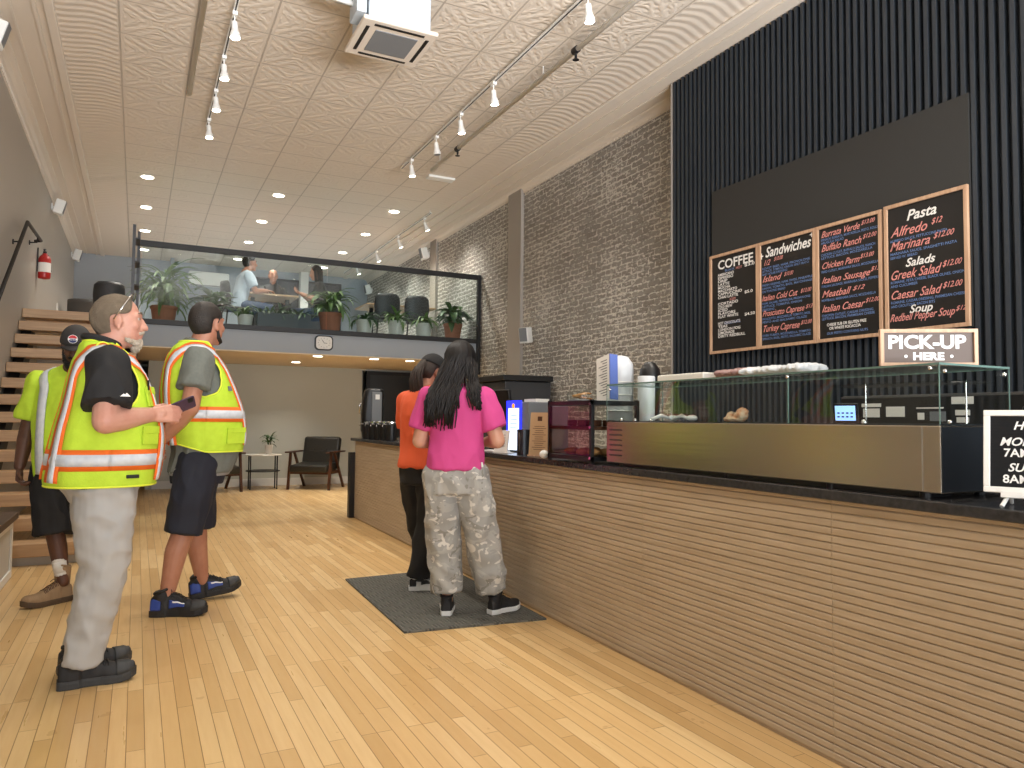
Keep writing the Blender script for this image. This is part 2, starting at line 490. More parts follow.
def tube(bm, pts, r, n=8, closed=False):
    pts = [Vector(p) for p in pts]
    rs = r if isinstance(r, (list, tuple)) else [r] * len(pts)
    u = None
    rings = []
    m = len(pts)
    for i, p in enumerate(pts):
        if closed:
            d = pts[(i + 1) % m] - pts[i - 1]
        else:
            d = pts[min(i + 1, m - 1)] - pts[max(i - 1, 0)]
        d.normalize()
        if u is None:
            u, v = frame_of(d)
        else:
            u = (u - d * u.dot(d)).normalized()
            v = d.cross(u).normalized()
        rings.append([p + (u * math.cos(2 * PI * k / n) + v * math.sin(2 * PI * k / n)) * rs[i] for k in range(n)])
    skin_rings(bm, rings, True, closed)

def ell(bm, c, r, rot=None, seg=16, rin=10):
    m = Matrix.Translation(c)
    if rot is not None:
        m = m @ (Euler(rot).to_matrix().to_4x4() if not isinstance(rot, Matrix) else rot.to_4x4())
    if isinstance(r, (int, float)):
        r = (r, r, r)
    m = m @ Matrix.Diagonal((*r, 1))
    bmesh.ops.create_uvsphere(bm, u_segments=seg, v_segments=rin, radius=1, matrix=m)

def limb(bm, pts, rs, n=14):
    pts = [Vector(p) for p in pts]
    for i, p in enumerate(pts):
        ell(bm, p, rs[i], seg=n, rin=8)
        if i:
            cyl(bm, pts[i - 1], p, rs[i - 1], rs[i], n)

def lathe(bm, c, prof, n=24, sx=1, sy=1):
    rings = [[Vector(c) + Vector((r * sx * math.cos(2 * PI * i / n), r * sy * math.sin(2 * PI * i / n), z)) for i in range(n)] for r, z in prof]
    skin_rings(bm, rings)

def prism(bm, poly, z0, z1, M4=None):
    vs = [[Vector((x, y, z)) for x, y in poly] for z in (z0, z1)]
    if M4:
        vs = [[M4 @ p for p in r] for r in vs]
    skin_rings(bm, vs)

def rootmat(o):
    m = Matrix.Identity(4)
    while o is not None:
        m = Matrix.Translation(o.location) @ o.rotation_euler.to_matrix().to_4x4() @ m
        o = o.parent
    return m

def obj(name, bm, m, parent=None, smooth=False, bevel=0.0, world=False, seg=2, fix=True):
    if fix:
        bmesh.ops.recalc_face_normals(bm, faces=bm.faces)
    if world and parent is not None:
        bm.transform(rootmat(parent).inverted())
    me = bpy.data.meshes.new(name)
    bm.to_mesh(me)
    bm.free()
    if smooth:
        me.polygons.foreach_set('use_smooth', [True] * len(me.polygons))
    me.materials.append(m)
    o = bpy.data.objects.new(name, me)
    C.objects.link(o)
    if parent is not None:
        o.parent = parent
    if bevel:
        b = o.modifiers.new('edge', 'BEVEL')
        b.width = bevel
        b.segments = seg
        b.limit_method = 'ANGLE'
    return o

def tag(o, label=None, cat=None, group=None, kind=None):
    if label: o['label'] = label
    if cat: o['category'] = cat
    if group: o['group'] = group
    if kind: o['kind'] = kind
    return o

def thing(name, label, cat, loc=(0, 0, 0), rz=0, group=None):
    o = bpy.data.objects.new(name, None)
    o.empty_display_size = 0.1
    C.objects.link(o)
    o.location = loc
    o.rotation_euler = (0, 0, rz)
    return tag(o, label, cat, group)

def struct(name, bm, m, label=None, bevel=0):
    o = obj(name, bm, m, bevel=bevel)
    o['kind'] = 'structure'
    if label: o['label'] = label
    return o

def copy_tree(o, parent=None):
    c = o.copy()
    C.objects.link(c)
    c.parent = parent
    for ch in [x for x in bpy.data.objects if x.parent == o]:
        copy_tree(ch, c)
    return c

def nb():
    return bmesh.new()

def fuse(name, bm, m, parent=None, vox=0.006, sm=3, fold=None, subdiv=0):
    """union of overlapping closed shapes as one smooth continuous surface"""
    bmesh.ops.recalc_face_normals(bm, faces=bm.faces)
    me = bpy.data.meshes.new('tmp')
    bm.to_mesh(me)
    bm.free()
    o = bpy.data.objects.new('tmp', me)
    C.objects.link(o)
    r = o.modifiers.new('r', 'REMESH')
    r.mode = 'VOXEL'
    r.voxel_size = vox
    r.use_smooth_shade = True
    if sm:
        s = o.modifiers.new('s', 'SMOOTH')
        s.factor = 0.5
        s.iterations = sm
    dg = bpy.context.evaluated_depsgraph_get()
    me2 = bpy.data.meshes.new_from_object(o.evaluated_get(dg))
    bpy.data.objects.remove(o)
    bpy.data.meshes.remove(me)
    me2.name = name
    if fold:
        nrm = [v.normal.copy() for v in me2.vertices]
        for v, n in zip(me2.vertices, nrm):
            v.co += n * fold(v.co)
    me2.polygons.foreach_set('use_smooth', [True] * len(me2.polygons))
    me2.materials.clear()
    me2.materials.append(m)
    o = bpy.data.objects.new(name, me2)
    C.objects.link(o)
    if parent is not None:
        o.parent = parent
    return o

def folds(amp, sc=(10, 10, 4), seed=0):
    amp *= 1.7
    def f(p):
        q = Vector((p.x * sc[0] + seed, p.y * sc[1], p.z * sc[2]))
        a = noise.noise(q)
        b = noise.noise(q * 2.3)
        return amp * (1 - 2.6 * abs(a)) * 0.6 + amp * 0.4 * b
    return f

def text_bm(bm, body, size, M4, shear=0.0, bold=0.0, align='LEFT', width=None, space=1.0, extr=0.0):
    cu = bpy.data.curves.new('t', 'FONT')
    cu.body = body
    cu.size = size
    cu.shear = shear
    cu.offset = bold
    cu.align_x = align
    cu.space_character = space
    cu.resolution_u = 3
    o = bpy.data.objects.new('t', cu)
    C.objects.link(o)
    dg = bpy.context.evaluated_depsgraph_get()
    me = bpy.data.meshes.new_from_object(o.evaluated_get(dg))
    if width and len(me.vertices):
        w = max(v.co.x for v in me.vertices) - min(v.co.x for v in me.vertices)
        k = width / w
        me.transform(Matrix.Diagonal((k, 1, 1, 1)))
    me.transform(M4)
    bm.from_mesh(me)
    bpy.data.objects.remove(o)
    bpy.data.meshes.remove(me)
    bpy.data.curves.remove(cu)

def basis(o, u, v):
    u, v = Vector(u).normalized(), Vector(v).normalized()
    n = u.cross(v)
    m = Matrix((u, v, n)).transposed().to_4x4()
    m.translation = Vector(o)
    return m
# ================================================================ the room
XL, XR, H, YB, ZM, YM = -1.27, 5.01, 4.65, 17.9, 2.5, 11.1
bm = nb(); box(bm, XL - .1, 6.6, -3.6, 18.1, -0.1, 0); struct('floor', bm, M['floor'], 'pale maple strip floor running the length of the room')
bm = nb(); box(bm, XL - .1, 6.6, -3.6, 18.1, H, H + .1); struct('ceiling', bm, M['tin'], 'cream pressed tin ceiling in square embossed tiles')
bm = nb(); box(bm, XL - .12, XL, -3.6, 18.1, 0, H); struct('wall_left', bm, M['grey_wall'], 'long plain grey painted wall beside the stairs')
bm = nb(); box(bm, XR, XR + .12, -3.6, 18.1, 0, H); struct('wall_right', bm, M['brick'], 'grey painted brick wall with worn pale joints')
bm = nb(); box(bm, XL, XR, YB, YB + .1, ZM, H); struct('wall_back_upper', bm, M['blue_grey'], 'blue grey wall at the back of the mezzanine')
# street front: piers, sill and header round one wide opening
bm = nb()
box(bm, XL, -0.9, -3.6, -3.45, 0, H); box(bm, 4.7, XR, -3.6, -3.45, 0, H)
box(bm, -0.9, 4.7, -3.6, -3.45, 0, 0.35); box(bm, -0.9, 4.7, -3.6, -3.45, 4.1, H)
struct('wall_front', bm, M['grey_wall'])
bm = nb()
for x in (0.95, 2.85):
    box(bm, x - .04, x + .04, -3.5, -3.42, .35, 4.1)
struct('window_1', bm, M['black'])
# piers standing out of the brick wall
for i, (y0, y1) in enumerate(((9.56, 9.98), (13.05, 13.36), (5.86, 6.0))):
    bm = nb(); box(bm, XR - .05, XR, y0, y1, 0, H)
    struct('trim_%d' % (i + 1), bm, M['brick_plain'])
# cornices: a coved tin moulding along each long wall
def cornice(name, x, s, y0, y1, k):
    bm = nb()
    prof = [(0, -.16), (.012, -.16), (.018, -.13), (.03, -.12), (.05, -.07), (.09, -.04), (.15, -.02), (.16, 0), (0, 0)]
    prof = [(a * k, b * k) for a, b in prof]
    rings = [[Vector((x + s * a, y, H + b)) for a, b in prof] for y in (y0, y1)]
    skin_rings(bm, rings)
    y = y0
    while y < min(y1, 12):
        box(bm, min(x, x + s * .034 * k), max(x, x + s * .034 * k), y, y + .03, H - .15 * k, H - .115 * k)
        y += .06
    # flat border strips
    for a, w, d in ((.40, .03, .018), (.22, .02, .012)):
        box(bm, x + s * a - w / 2, x + s * a + w / 2, y0, y1, H - d, H)
    struct(name, bm, M['tin_plain'])
cornice('trim_4', XR, -1, -3.4, YB, .55)
cornice('trim_5', XL, 1, -3.4, YB, .8)
bm = nb(); box(bm, 4.40, 4.50, -3.4, YB, H - .03, H); struct('trim_6', bm, M['tin_plain'], bevel=.01)
bm = nb(); box(bm, -.80, -.72, -3.4, YB, H - .03, H); struct('trim_7', bm, M['tin_plain'], bevel=.01)

# mezzanine
bm = nb(); box(bm, -.02, XR, YM, 18.0, 2.17, ZM); struct('mezzanine_floor_slab', bm, M['blue_grey'], 'blue grey fascia of the mezzanine')
bm = nb(); box(bm, XL, -.02, 10.9, 18.0, 2.3, ZM); struct('stair_landing_slab', bm, M['tread'])
bm = nb(); box(bm, -.02, XR, YM + .01, 13.8, 2.152, 2.169); box(bm, XL, -.02, 11.0, 13.8, 2.25, 2.299); struct('ceiling_soffit', bm, M['soffit'], 'underside of the mezzanine, warm light put into its tan colour')
# back wall under the mezzanine with openings either side
bm = nb()
box(bm, .25, 3.80, 13.8, 13.9, 0, 2.152)
box(bm, XL, 4.95, 15.0, 15.1, 0, 2.3)
box(bm, .15, .25, 13.8, 15.0, 0, 2.152)
box(bm, 4.85, XR, 13.8, 13.9, 0, 2.152)
box(bm, 3.8, 4.85, 13.8, 13.9, 2.12, 2.152)
struct('wall_back', bm, M['green_grey'], 'grey green wall behind the leather armchair')
bm = nb(); box(bm, .25, 3.80, 13.775, 13.8, 0, .13); struct('baseboard_back', bm, M['white_trim'])
def door(n, x0, x1, y, z1, lab):
    t = thing('door_%d' % n, lab, 'door', ((x0 + x1) / 2, y, 0)); t['kind'] = 'structure'
    bm = nb(); box(bm, x0, x1, y - .05, y - .005, 0.01, z1); obj('panel', bm, M['dark_door'], t, world=True)
    bm = nb(); box(bm, x0 - .07, x0, y - .07, y - .004, 0, z1 + .07); box(bm, x1, x1 + .07, y - .07, y - .004, 0, z1 + .07); box(bm, x0, x1, y - .07, y - .004, z1, z1 + .07)
    obj('door_frame', bm, M['black'], t, world=True)
    bm = nb(); cyl(bm, (x0 + .08, y - .05, 1), (x0 + .08, y - .1, 1), .02); cyl(bm, (x0 + .08, y - .1, 1), (x0 + .2, y - .1, 1), .01); obj('handle', bm, M['chrome'], t, world=True)
door(1, -.55, .10, 15.0, 2.05, 'dark door in the recess left of the grey lounge wall')
door(2, 3.93, 4.78, 13.80, 2.04, 'dark door right of the leather armchair under the mezzanine')
# upper back wall: dark windows and openings
for i, (x0, x1, z0, z1) in enumerate(((2.15, 3.3, 3.35, 4.42), (3.55, 4.3, 2.6, 4.42))):
    t = thing('window_%d' % (i + 2), ('dark square window', 'tall dark glazed opening')[i] + ' in the mezzanine back wall', 'window', ((x0 + x1) / 2, YB, z0)); t['kind'] = 'structure'
    bm = nb(); box(bm, x0, x1, YB - .03, YB - .005, z0, z1); obj('pane', bm, M['dark_grey'], t, world=True)
    bm = nb()
    for a in ((x0 - .05, x0, z0, z1), (x1, x1 + .05, z0, z1), (x0 - .05, x1 + .05, z1, z1 + .05), (x0 - .05, x1 + .05, z0 - .05, z0)):
        box(bm, a[0], a[1], YB - .05, YB - .004, a[2], a[3])
    obj('window_frame', bm, M['black'], t, world=True)
bm = nb(); box(bm, 3.34, 3.52, YB - .25, YB - .004, ZM, H); struct('trim_8', bm, M['white_trim'])
bm = nb(); box(bm, .55, .62, YB - .4, YB - .004, ZM, H); struct('trim_9', bm, M['blue_grey'])

# ---------------------------------------------------------------- slatted feature wall
t = thing('slatted_wall_panel', 'tall dark slate wall panel of vertical slats behind the counter', 'wall panel', (4.76, 2, 0)); t['kind'] = 'structure'
bm = nb(); box(bm, 4.79, 5.0, -3.4, 5.84, 0, H - .005); obj('backing', bm, M['slate_back'], t, world=True)
bm = nb(); y = 5.84 - .028
PY0, PY1, PZ0, PZ1 = 2.86, 5.25, 1.84, 3.36
while y > -3.3:
    if PY0 - .02 < y < PY1:
        box(bm, 4.745, 4.79, y - .014, y + .014, .0, PZ0 - .0)
        box(bm, 4.745, 4.79, y - .014, y + .014, PZ1, H - .006)
    else:
        box(bm, 4.745, 4.79, y - .014, y + .014, .0, H - .006)
    y -= .062
obj('slats', bm, M['slate'], t, world=True)
bm = nb(); box(bm, 4.735, 4.789, PY0, PY1, PZ0 - .0, PZ1); obj('flat_panel', bm, M['charcoal'], t, world=True)
bm = nb(); box(bm, 4.74, 5.0, 5.841, 5.86, 0, H - .005); obj('end_trim', bm, M['brick_plain'], t, world=True)

# ---------------------------------------------------------------- stairs
t = thing('staircase', 'open staircase with thick pale oak treads up to the mezzanine', 'staircase', (-.6, 8.8, 0)); t['kind'] = 'structure'
RISE, RUN, Y1 = ZM / 14, .262, 7.12
XS = -.03
for k in range(1, 15):
    y = Y1 + (k - 1) * RUN; z = k * RISE
    bm = nb(); box(bm, XL + .004, XS, y, y + RUN + .03, z - .105, z)
    obj('tread', bm, M['tread'], t, world=True, bevel=.006)
bm = nb(); box(bm, XL + .004, XS, Y1 + .06, Y1 + .09, .0, .07); obj('kick_board', bm, M['grey_wall'], t, world=True)
for x in (XL + .02, XS - .14):
    bm = nb(); 
    p = [(Y1 + .08, 0), (Y1 + .45, 0), (Y1 + 13 * RUN + .3, 13 * RISE - .13), (Y1 + 13 * RUN, 13 * RISE - .02), (Y1 + .08, .07)]
    rings = [[Vector((xx, a, b)) for a, b in p] for xx in (x, x + .1)]
    skin_rings(bm, rings); obj('stringer', bm, M['black'], t, world=True)
bm = nb(); box(bm, XL, XS, 12.2, 12.3, 0, 2.25); struct('wall_under_landing', bm, M['grey_wall'])
# wall handrail
t = thing('handrail', 'black metal handrail climbing the left wall', 'handrail', (XL, 9.5, 3))
bm = nb(); pts = [(XL + .09, 7.0, 1.48), (XL + .09, 9.95, 3.42), (XL + .09, 11.25, 3.48), (XL + .02, 11.3, 3.48)]
tube(bm, pts, .02, 10); obj('rail', bm, M['black'], t, world=True, smooth=True)
for y, z in ((8.2, 2.27), (9.6, 3.19), (10.9, 3.455)):
    bm = nb(); tube(bm, [(XL + .09, y, z - .01), (XL + .085, y, z - .07), (XL + .004, y, z - .08)], .009, 8); cyl(bm, (XL + .002, y, z - .08), (XL + .012, y, z - .08), .03); obj('bracket', bm, M['black'], t, world=True)

# fire extinguisher
t = thing('fire_extinguisher', 'red fire extinguisher hung on the left wall above the stairs', 'fire extinguisher', (XL + .09, 11.75, 3.06))
bm = nb(); lathe(bm, (0, 0, 0), [(.02, 0), (.07, .01), (.075, .03), (.075, .27), (.06, .31), (.03, .335), (.03, .35)]); obj('tank', bm, M['red'], t, smooth=True)
bm = nb(); lathe(bm, (0, 0, .09), [(.0765, 0), (.0765, .13)], 24); obj('label_band', bm, M['white_paper'], t)
bm = nb(); cyl(bm, (0, 0, .345), (0, 0, .38), .022); obox(bm, (.0, -.03, .40), (.02, .13, .015), (R(12), 0, 0)); obox(bm, (.0, -.03, .375), (.018, .1, .012)); obj('valve', bm, M['black'], t)
bm = nb(); tube(bm, [(0, .03, .36), (.03, .08, .34), (.06, .085, .24), (.07, .06, .12)], .01, 8); obj('hose', bm, M['black'], t, smooth=True)
bm = nb(); box(bm, -.085, -.075, -.03, .03, .1, .42); obj('wall_bracket', bm, M['black'], t)
# light switch
o = nb(); box(o, XL, XL + .012, 14.6, 14.68, 3.0, 3.12); tag(obj('light_switch', o, M['white']), 'white switch plate on the left wall beyond the extinguisher', 'switch')

# wall speakers
def wall_speaker(loc, rz, tilt, lab):
    t = thing('wall_speaker', lab, 'speaker', loc, rz, 'white wall speakers')
    bm = nb(); obox(bm, (0, .11, 0), (.15, .13, .22), (tilt, 0, 0)); obj('cabinet', bm, M['white'], t, bevel=.012)
    bm = nb(); obox(bm, (0, .178, -.178 * math.sin(-tilt) * .0), (.125, .004, .19), (tilt, 0, 0)); obj('grille', bm, M['mid_grey'], t)
    bm = nb(); obox(bm, (0, .01, 0), (.05, .02, .1)); cyl(bm, (0, .01, 0), (0, .06, 0), .012); obj('bracket', bm, M['white'], t)
wall_speaker((XL + .002, 13.2, 4.42), -PI / 2, R(-15), 'white box speaker high on the left wall, nearer of the two above the stairs')
wall_speaker((XL + .002, 17.0, 4.42), -PI / 2, R(-15), 'white box speaker high on the left wall by the far corner')
wall_speaker((XL + .002, 7.45, 4.45), -PI / 2, R(-15), 'white box speaker at the top left of the photo, nearest the street')
wall_speaker((XR - .052, 9.25, 2.41), PI / 2 + .5, R(-10), 'white box speaker on the brick wall below the end of the railing')
wall_speaker((XR - .052, 13.4, 4.4), PI / 2, R(-15), 'white box speaker high on the brick wall above the mezzanine plants')
wall_speaker((XR - .052, 17.3, 4.3), PI / 2, R(-15), 'white box speaker in the far right corner of the mezzanine')

# ---------------------------------------------------------------- mezzanine railing
t = thing('mezzanine_railing', 'glass railing with black metal frame along the mezzanine edge', 'railing', (2.5, YM, ZM))
bm = nb(); box(bm, -.03, XR - .01, YM - .06, YM - .01, 3.51, 3.59); obj('top_rail', bm, M['black'], t, world=True, bevel=.004)
bm = nb(); box(bm, -.03, XR - .01, YM - .06, YM - .01, 2.46, 2.53); obj('bottom_rail', bm, M['black'], t, world=True, bevel=.004)
bm = nb(); box(bm, XR - .065, XR - .015, YM - .065, YM - .005, 1.95, 3.59); obj('end_post', bm, M['black'], t, world=True)
for a, b in ((.0, 2.47), (2.49, XR - .07)):
    bm = nb(); box(bm, a, b, YM - .042, YM - .030, 2.53, 3.51); obj('glass_panel', bm, M['rail_glass'], t, world=True)
for z in (3.25, 2.75):
    bm = nb(); cyl(bm, (XR - .075, YM - .04, z), (XR - .015, YM - .04, z), .018); obj('clamp', bm, M['chrome'], t, world=True)
# stair side guard: two slim posts and its glass seen edge on
t = thing('stair_guard', 'tall slim dark posts of the stairwell guard beside the mezzanine glass', 'railing', (-.05, 10.6, 0))
for (x, y, z0, z1) in ((-.045, YM - .04, .0, 3.70), (-.10, 10.6, .0, 3.68)):
    bm = nb(); box(bm, x - .018, x + .018, y - .02, y + .02, z0, z1); obj('post', bm, M['dark_grey'], t, world=True)
for z in (1.9, 2.6, 2.9, 3.2, 3.5):
    bm = nb(); box(bm, -.115, -.03, 10.62, 11.03, z, z + .02); obj('crossbar', bm, M['black'], t, world=True)

# clock
t = thing('wall_clock', 'small rounded square clock on the mezzanine fascia', 'clock', (2.455, YM - .002, 2.335), 0)
def rrect(w, h, r, n=6):
    p = []
    for cx, cy, a0 in ((w / 2 - r, h / 2 - r, 0), (-w / 2 + r, h / 2 - r, 90), (-w / 2 + r, -h / 2 + r, 180), (w / 2 - r, -h / 2 + r, 270)):
        for i in range(n + 1):
            a = R(a0 + 90 * i / n)
            p.append((cx + r * math.cos(a), cy + r * math.sin(a)))
    return p
MC = basis((0, 0, 0), (1, 0, 0), (0, 0, 1))   # normal -Y
bm = nb(); prism(bm, rrect(.27, .22, .06), 0, .03, MC); obj('case', bm, M['black'], t)
bm = nb(); prism(bm, rrect(.235, .185, .05), .03, .032, MC); obj('clock_face', bm, M['white_paper'], t)
bm = nb()
for k in range(12):
    a = k * PI / 6; obox(bm, (.085 * math.sin(a), -.0335, .068 * math.cos(a)), (.006, .002, .012), (0, a, 0))
obj('hour_marks', bm, M['dark_grey'], t)
bm = nb(); obox(bm, (.02, -.036, -.004), (.05, .002, .006), (0, R(10), 0)); obox(bm, (-.015, -.036, .02), (.006, .002, .06), (0, R(-35), 0)); obj('hands', bm, M['black'], t)

# ---------------------------------------------------------------- ceiling lights
LW = (1.0, .93, .83)
def downlight(x, y, z, lab, r, e, grp, spot=R(120)):
    t = thing('recessed_light', lab, 'light', (x, y, z), 0, grp)
    bm = nb(); lathe(bm, (0, 0, 0), [(r, 0), (r * 1.0, -.006), (r * .82, -.010), (r * .8, -.004)]); obj('trim_ring', bm, M['white_metal'], t)
    bm = nb(); lathe(bm, (0, 0, -.0115), [(r * .05, 0), (r * .8, 0), (r * .8, .001)]); obj('lens', bm, M['lamp_glow'], t)
    lamp('recessed_lamp', 'SPOT', (x, y, z - .03), e * .8, LW, .06, spot=spot, blend=.8)
xs = ((.03, 'left'), (1.85, 'middle'), (3.7, 'right'))
for x, col in xs:
    for i, y in enumerate((11.7, 13.42, 15.15, 16.9)):
        row = ('nearest row', 'second row', 'third row', 'farthest row')[i]
        downlight(x, y, H, 'round recessed ceiling light over the mezzanine, %s column, %s' % (col, row), .10, 170, 'recessed lights over the mezzanine')
for x, y, lab in ((2.40, 11.22, 'recessed light under the mezzanine just below the clock'), (2.345, 12.65, 'recessed light under the mezzanine nearer the back wall'),
                  (3.88, 11.3, 'recessed light under the mezzanine closest to the brick wall'), (3.28, 11.26, 'recessed light under the mezzanine just left of the one by the brick wall')):
    downlight(x, y, 2.151, lab, .085, 90, 'recessed lights under the mezzanine')

def track(x, y0, y1, z, heads, lab, grp, aim):
    t = thing('track_rail', lab, 'track light', (x, (y0 + y1) / 2, z))
    bm = nb(); box(bm, x - .016, x + .016, y0, y1, z - .018, z); obj('rail', bm, M['white_metal'], t, world=True)
    bm = nb(); box(bm, x - .006, x + .006, y0, y1, z - .0195, z - .018); obj('slot', bm, M['black'], t, world=True)
    bm = nb()
    n = max(2, int((y1 - y0) / 1.4))
    for i in range(n + 1):
        yy = y0 + .05 + (y1 - y0 - .1) * i / n
        cyl(bm, (x, yy, z - .002), (x, yy, H), .006)
    obj('hanger', bm, M['white_metal'], t, world=True)
    for i, (y, on, nm) in enumerate(heads):
        h = thing('track_spotlight', nm, 'spotlight', (x, y, z - .019), 0, grp)
        bm = nb(); box(bm, -.02, .02, -.035, .035, -.03, 0); cyl(bm, (0, 0, -.03), (0, 0, -.085), .006); obj('adapter', bm, M['white_metal'], h)
        ax, ay = aim
        d = Vector((ax, ay, -1)).normalized()
        a = Vector((0, 0, -.08)); b = a + d * .15
        u, v = frame_of(d)
        bm = nb()
        rings = []
        for s, r in ((-.01, .012), (.0, .024), (.07, .028), (.11, .042), (.14, .045)):
            p = a + d * s
            rings.append([p + (u * math.cos(2 * PI * k / 18) + v * math.sin(2 * PI * k / 18)) * r for k in range(18)])
        skin_rings(bm, rings); obj('lamp_head', bm, M['white_metal'], h, smooth=False)
        bm = nb(); cyl(bm, a + d * .1405, a + d * .143, .038); obj('lens', bm, M['lamp_glow'] if on else M['mid_grey'], h)
        if on:
            l = lamp('track_lamp', 'SPOT', Vector((x, y, z - .019)) + a + d * .16, 80, LW, .05, spot=R(120), blend=1.0)
            l.rotation_euler = d.to_track_quat('-Z', 'Y').to_euler()
G1 = 'white spotlights on the left track'
track(.63, 3.2, 9.2, 4.62, [(8.94, 1, 'white spotlight farthest from the street on the left track'), (8.1, 1, 'second farthest white spotlight on the left track'), (7.3, 1, 'third farthest white spotlight on the left track'), (6.45, 1, 'nearest visible white spotlight on the left track'), (5.2, 1, 'white spotlight on the left track above the frame'), (3.9, 1, 'white spotlight at the street end of the left track')], 'slim white ceiling track left of the air conditioner', G1, (.05, -.1))
G2 = 'white spotlights on the right track'
track(3.10, 2.0, 9.5, 4.62, [(9.1, 1, 'white spotlight at the far end of the right track'), (8.2, 0, 'unlit white spotlight on the right track'), (7.45, 1, 'white spotlight third from the far end of the right track'), (6.6, 1, 'white spotlight fourth from the far end of the right track'), (4.85, 1, 'white spotlight of the right track at the top edge of the photo'), (3.4, 1, 'white spotlight on the right track over the display case'), (2.3, 1, 'white spotlight on the right track over the pickup sign')], 'long slim ceiling track toward the brick wall', G2, (.12, .0))
track(4.2, 11.3, 17.0, 4.6, [(11.6, 1, 'nearest white spotlight on the mezzanine track'), (13.0, 1, 'second white spotlight on the mezzanine track'), (14.4, 1, 'third white spotlight on the mezzanine track'), (15.9, 1, 'farthest white spotlight on the mezzanine track')], 'short ceiling track above the mezzanine tables', 'white spotlights on the mezzanine track', (.45, .0))

# conduit and sprinkler pipe
o = nb(); tube(o, [(.39, -3, 4.61), (.39, 8.35, 4.61)], .024, 12); tag(obj('conduit', o, M['white_trim'], smooth=True), 'cream conduit along the ceiling left of the spotlight track', 'pipe')
t = thing('sprinkler_pipe', 'long cream sprinkler pipe along the ceiling toward the brick wall', 'pipe', (3.42, 4, 4.55))
bm = nb(); tube(bm, [(3.42, -3.3, 4.54), (3.42, 9.2, 4.54)], .024, 12); obj('pipe', bm, M['white_trim'], t, world=True, smooth=True)
for y in (5.55, 8.3, 2.8):
    bm = nb(); cyl(bm, (3.42, y, 4.54), (3.42, y, 4.47), .012); lathe(bm, (3.42, y, 4.45), [(.03, 0), (.03, .004)], 12); cyl(bm, (3.42, y - .035, 4.54), (3.42, y + .035, 4.54), .032); obj('sprinkler_head', bm, M['black'], t, world=True)
    bm = nb(); cyl(bm, (3.42, y + .6, 4.55), (3.42, y + .6, H), .006); obj('hanger', bm, M['white_metal'], t, world=True)
o = nb(); box(o, 3.55, 3.95, 9.65, 9.80, H - .035, H - .001); tag(obj('exit_light_box', o, M['white_metal'], bevel=.008), 'flat pale grey box fixed to the ceiling past the right track', 'ceiling fixture')

# air conditioner cassette hanging under the tin ceiling
t = thing('ceiling_air_conditioner', 'white cassette air conditioner hanging below the tin ceiling', 'air conditioner', (1.73, 5.64, 4.22))
bm = nb(); box(bm, -.25, .25, -.25, .25, .04, .36); obj('housing', bm, M['unit_grey'], t, bevel=.01)
bm = nb()
obox(bm, (0, 0, .02), (.60, .60, .035)); obj('fascia_panel', bm, M['tin_plain'], t, bevel=.012)
bm = nb(); box(bm, -.17, .17, -.17, .17, -.003, .004); 
obj('intake_grille', bm, M['mid_grey'], t)
bm = nb()
for s in (-1, 1):
    box(bm, -.2, .2, s * .24 - .014, s * .24 + .014, -.001, .006); box(bm, s * .24 - .014, s * .24 + .014, -.2, .2, -.001, .006)
obj('air_slot', bm, M['black'], t)
bm = nb(); box(bm, -.34, -.262, -.24, -.02, .08, .30); obj('pipe_box', bm, M['unit_grey'], t, bevel=.006)
bm = nb(); tube(bm, [(-.34, -.1, .2), (-.5, -.12, .2), (-.56, -.2, .22), (-.58, -.6, .3), (-.58, -1.2, .38)], .022, 10); tube(bm, [(-.34, -.04, .24), (-.52, -.03, .24), (-.63, -.12, .26), (-.65, -.6, .32), (-.65, -1.2, .40)], .028, 10); obj('pipe', bm, M['white_metal'], t, smooth=True)
for sx in (-.2, .2):
    for sy in (-.2, .2):
        bm = nb(); cyl(bm, (sx, sy, .34), (sx, sy, .43), .006); obj('rod', bm, M['steel_dark'], t)
# ================================================================ counter (its long front leans 1 degree off the wall)
CA = math.atan2(.14, 7.0)
ct = thing('service_counter', 'long service counter faced in horizontal oak slats with black stone top', 'counter', (2.262, 1.9, 0), -CA)
CL0, CL1 = -3.2, 7.1      # along local Y
def counter_part(name, fn, m, **k):
    bm = nb(); fn(bm); return obj(name, bm, m, ct, **k)
counter_part('carcass', lambda b: box(b, .008, .55, CL0, CL1, 0, .94), M['grooveback'])
def slats(b, y0, y1):
    z = .012
    while z < .93:
        h = .0272
        pr = [(.012, z), (.004, z + .001), (0, z + .005), (0, z + h - .003), (.004, z + h), (.012, z + h)]
        skin_rings(b, [[Vector((x, y, zz)) for x, zz in pr] for y in (y0, y1)])
        z += .0285
seams = [CL0, -2.31, -1.16, -.01, 1.15, 2.31, 3.47, 4.63, 5.79, CL1]
for a, b_ in zip(seams[:-1], seams[1:]):
    counter_part('slat_panel', lambda b: slats(b, a + .0008, b_ - .0008), M['slatwood'])
for s in seams[1:-1]: counter_part('seam_strip', lambda b: box(b, .003, .0079, s - .0008, s + .0008, .02, .93), M['slatseam'])
counter_part('countertop', lambda b: box(b, -.028, .72, CL0, CL1 + .14, .940, .976), M['slab'], bevel=.004)
counter_part('end_panel', lambda b: box(b, -.065, .5, CL1 + .002, CL1 + .10, 0, .80), M['black_plastic'], bevel=.01)
counter_part('toe_line', lambda b: box(b, .01, .03, CL0, CL1, 0, .012), M['black'])
ZC = .9765
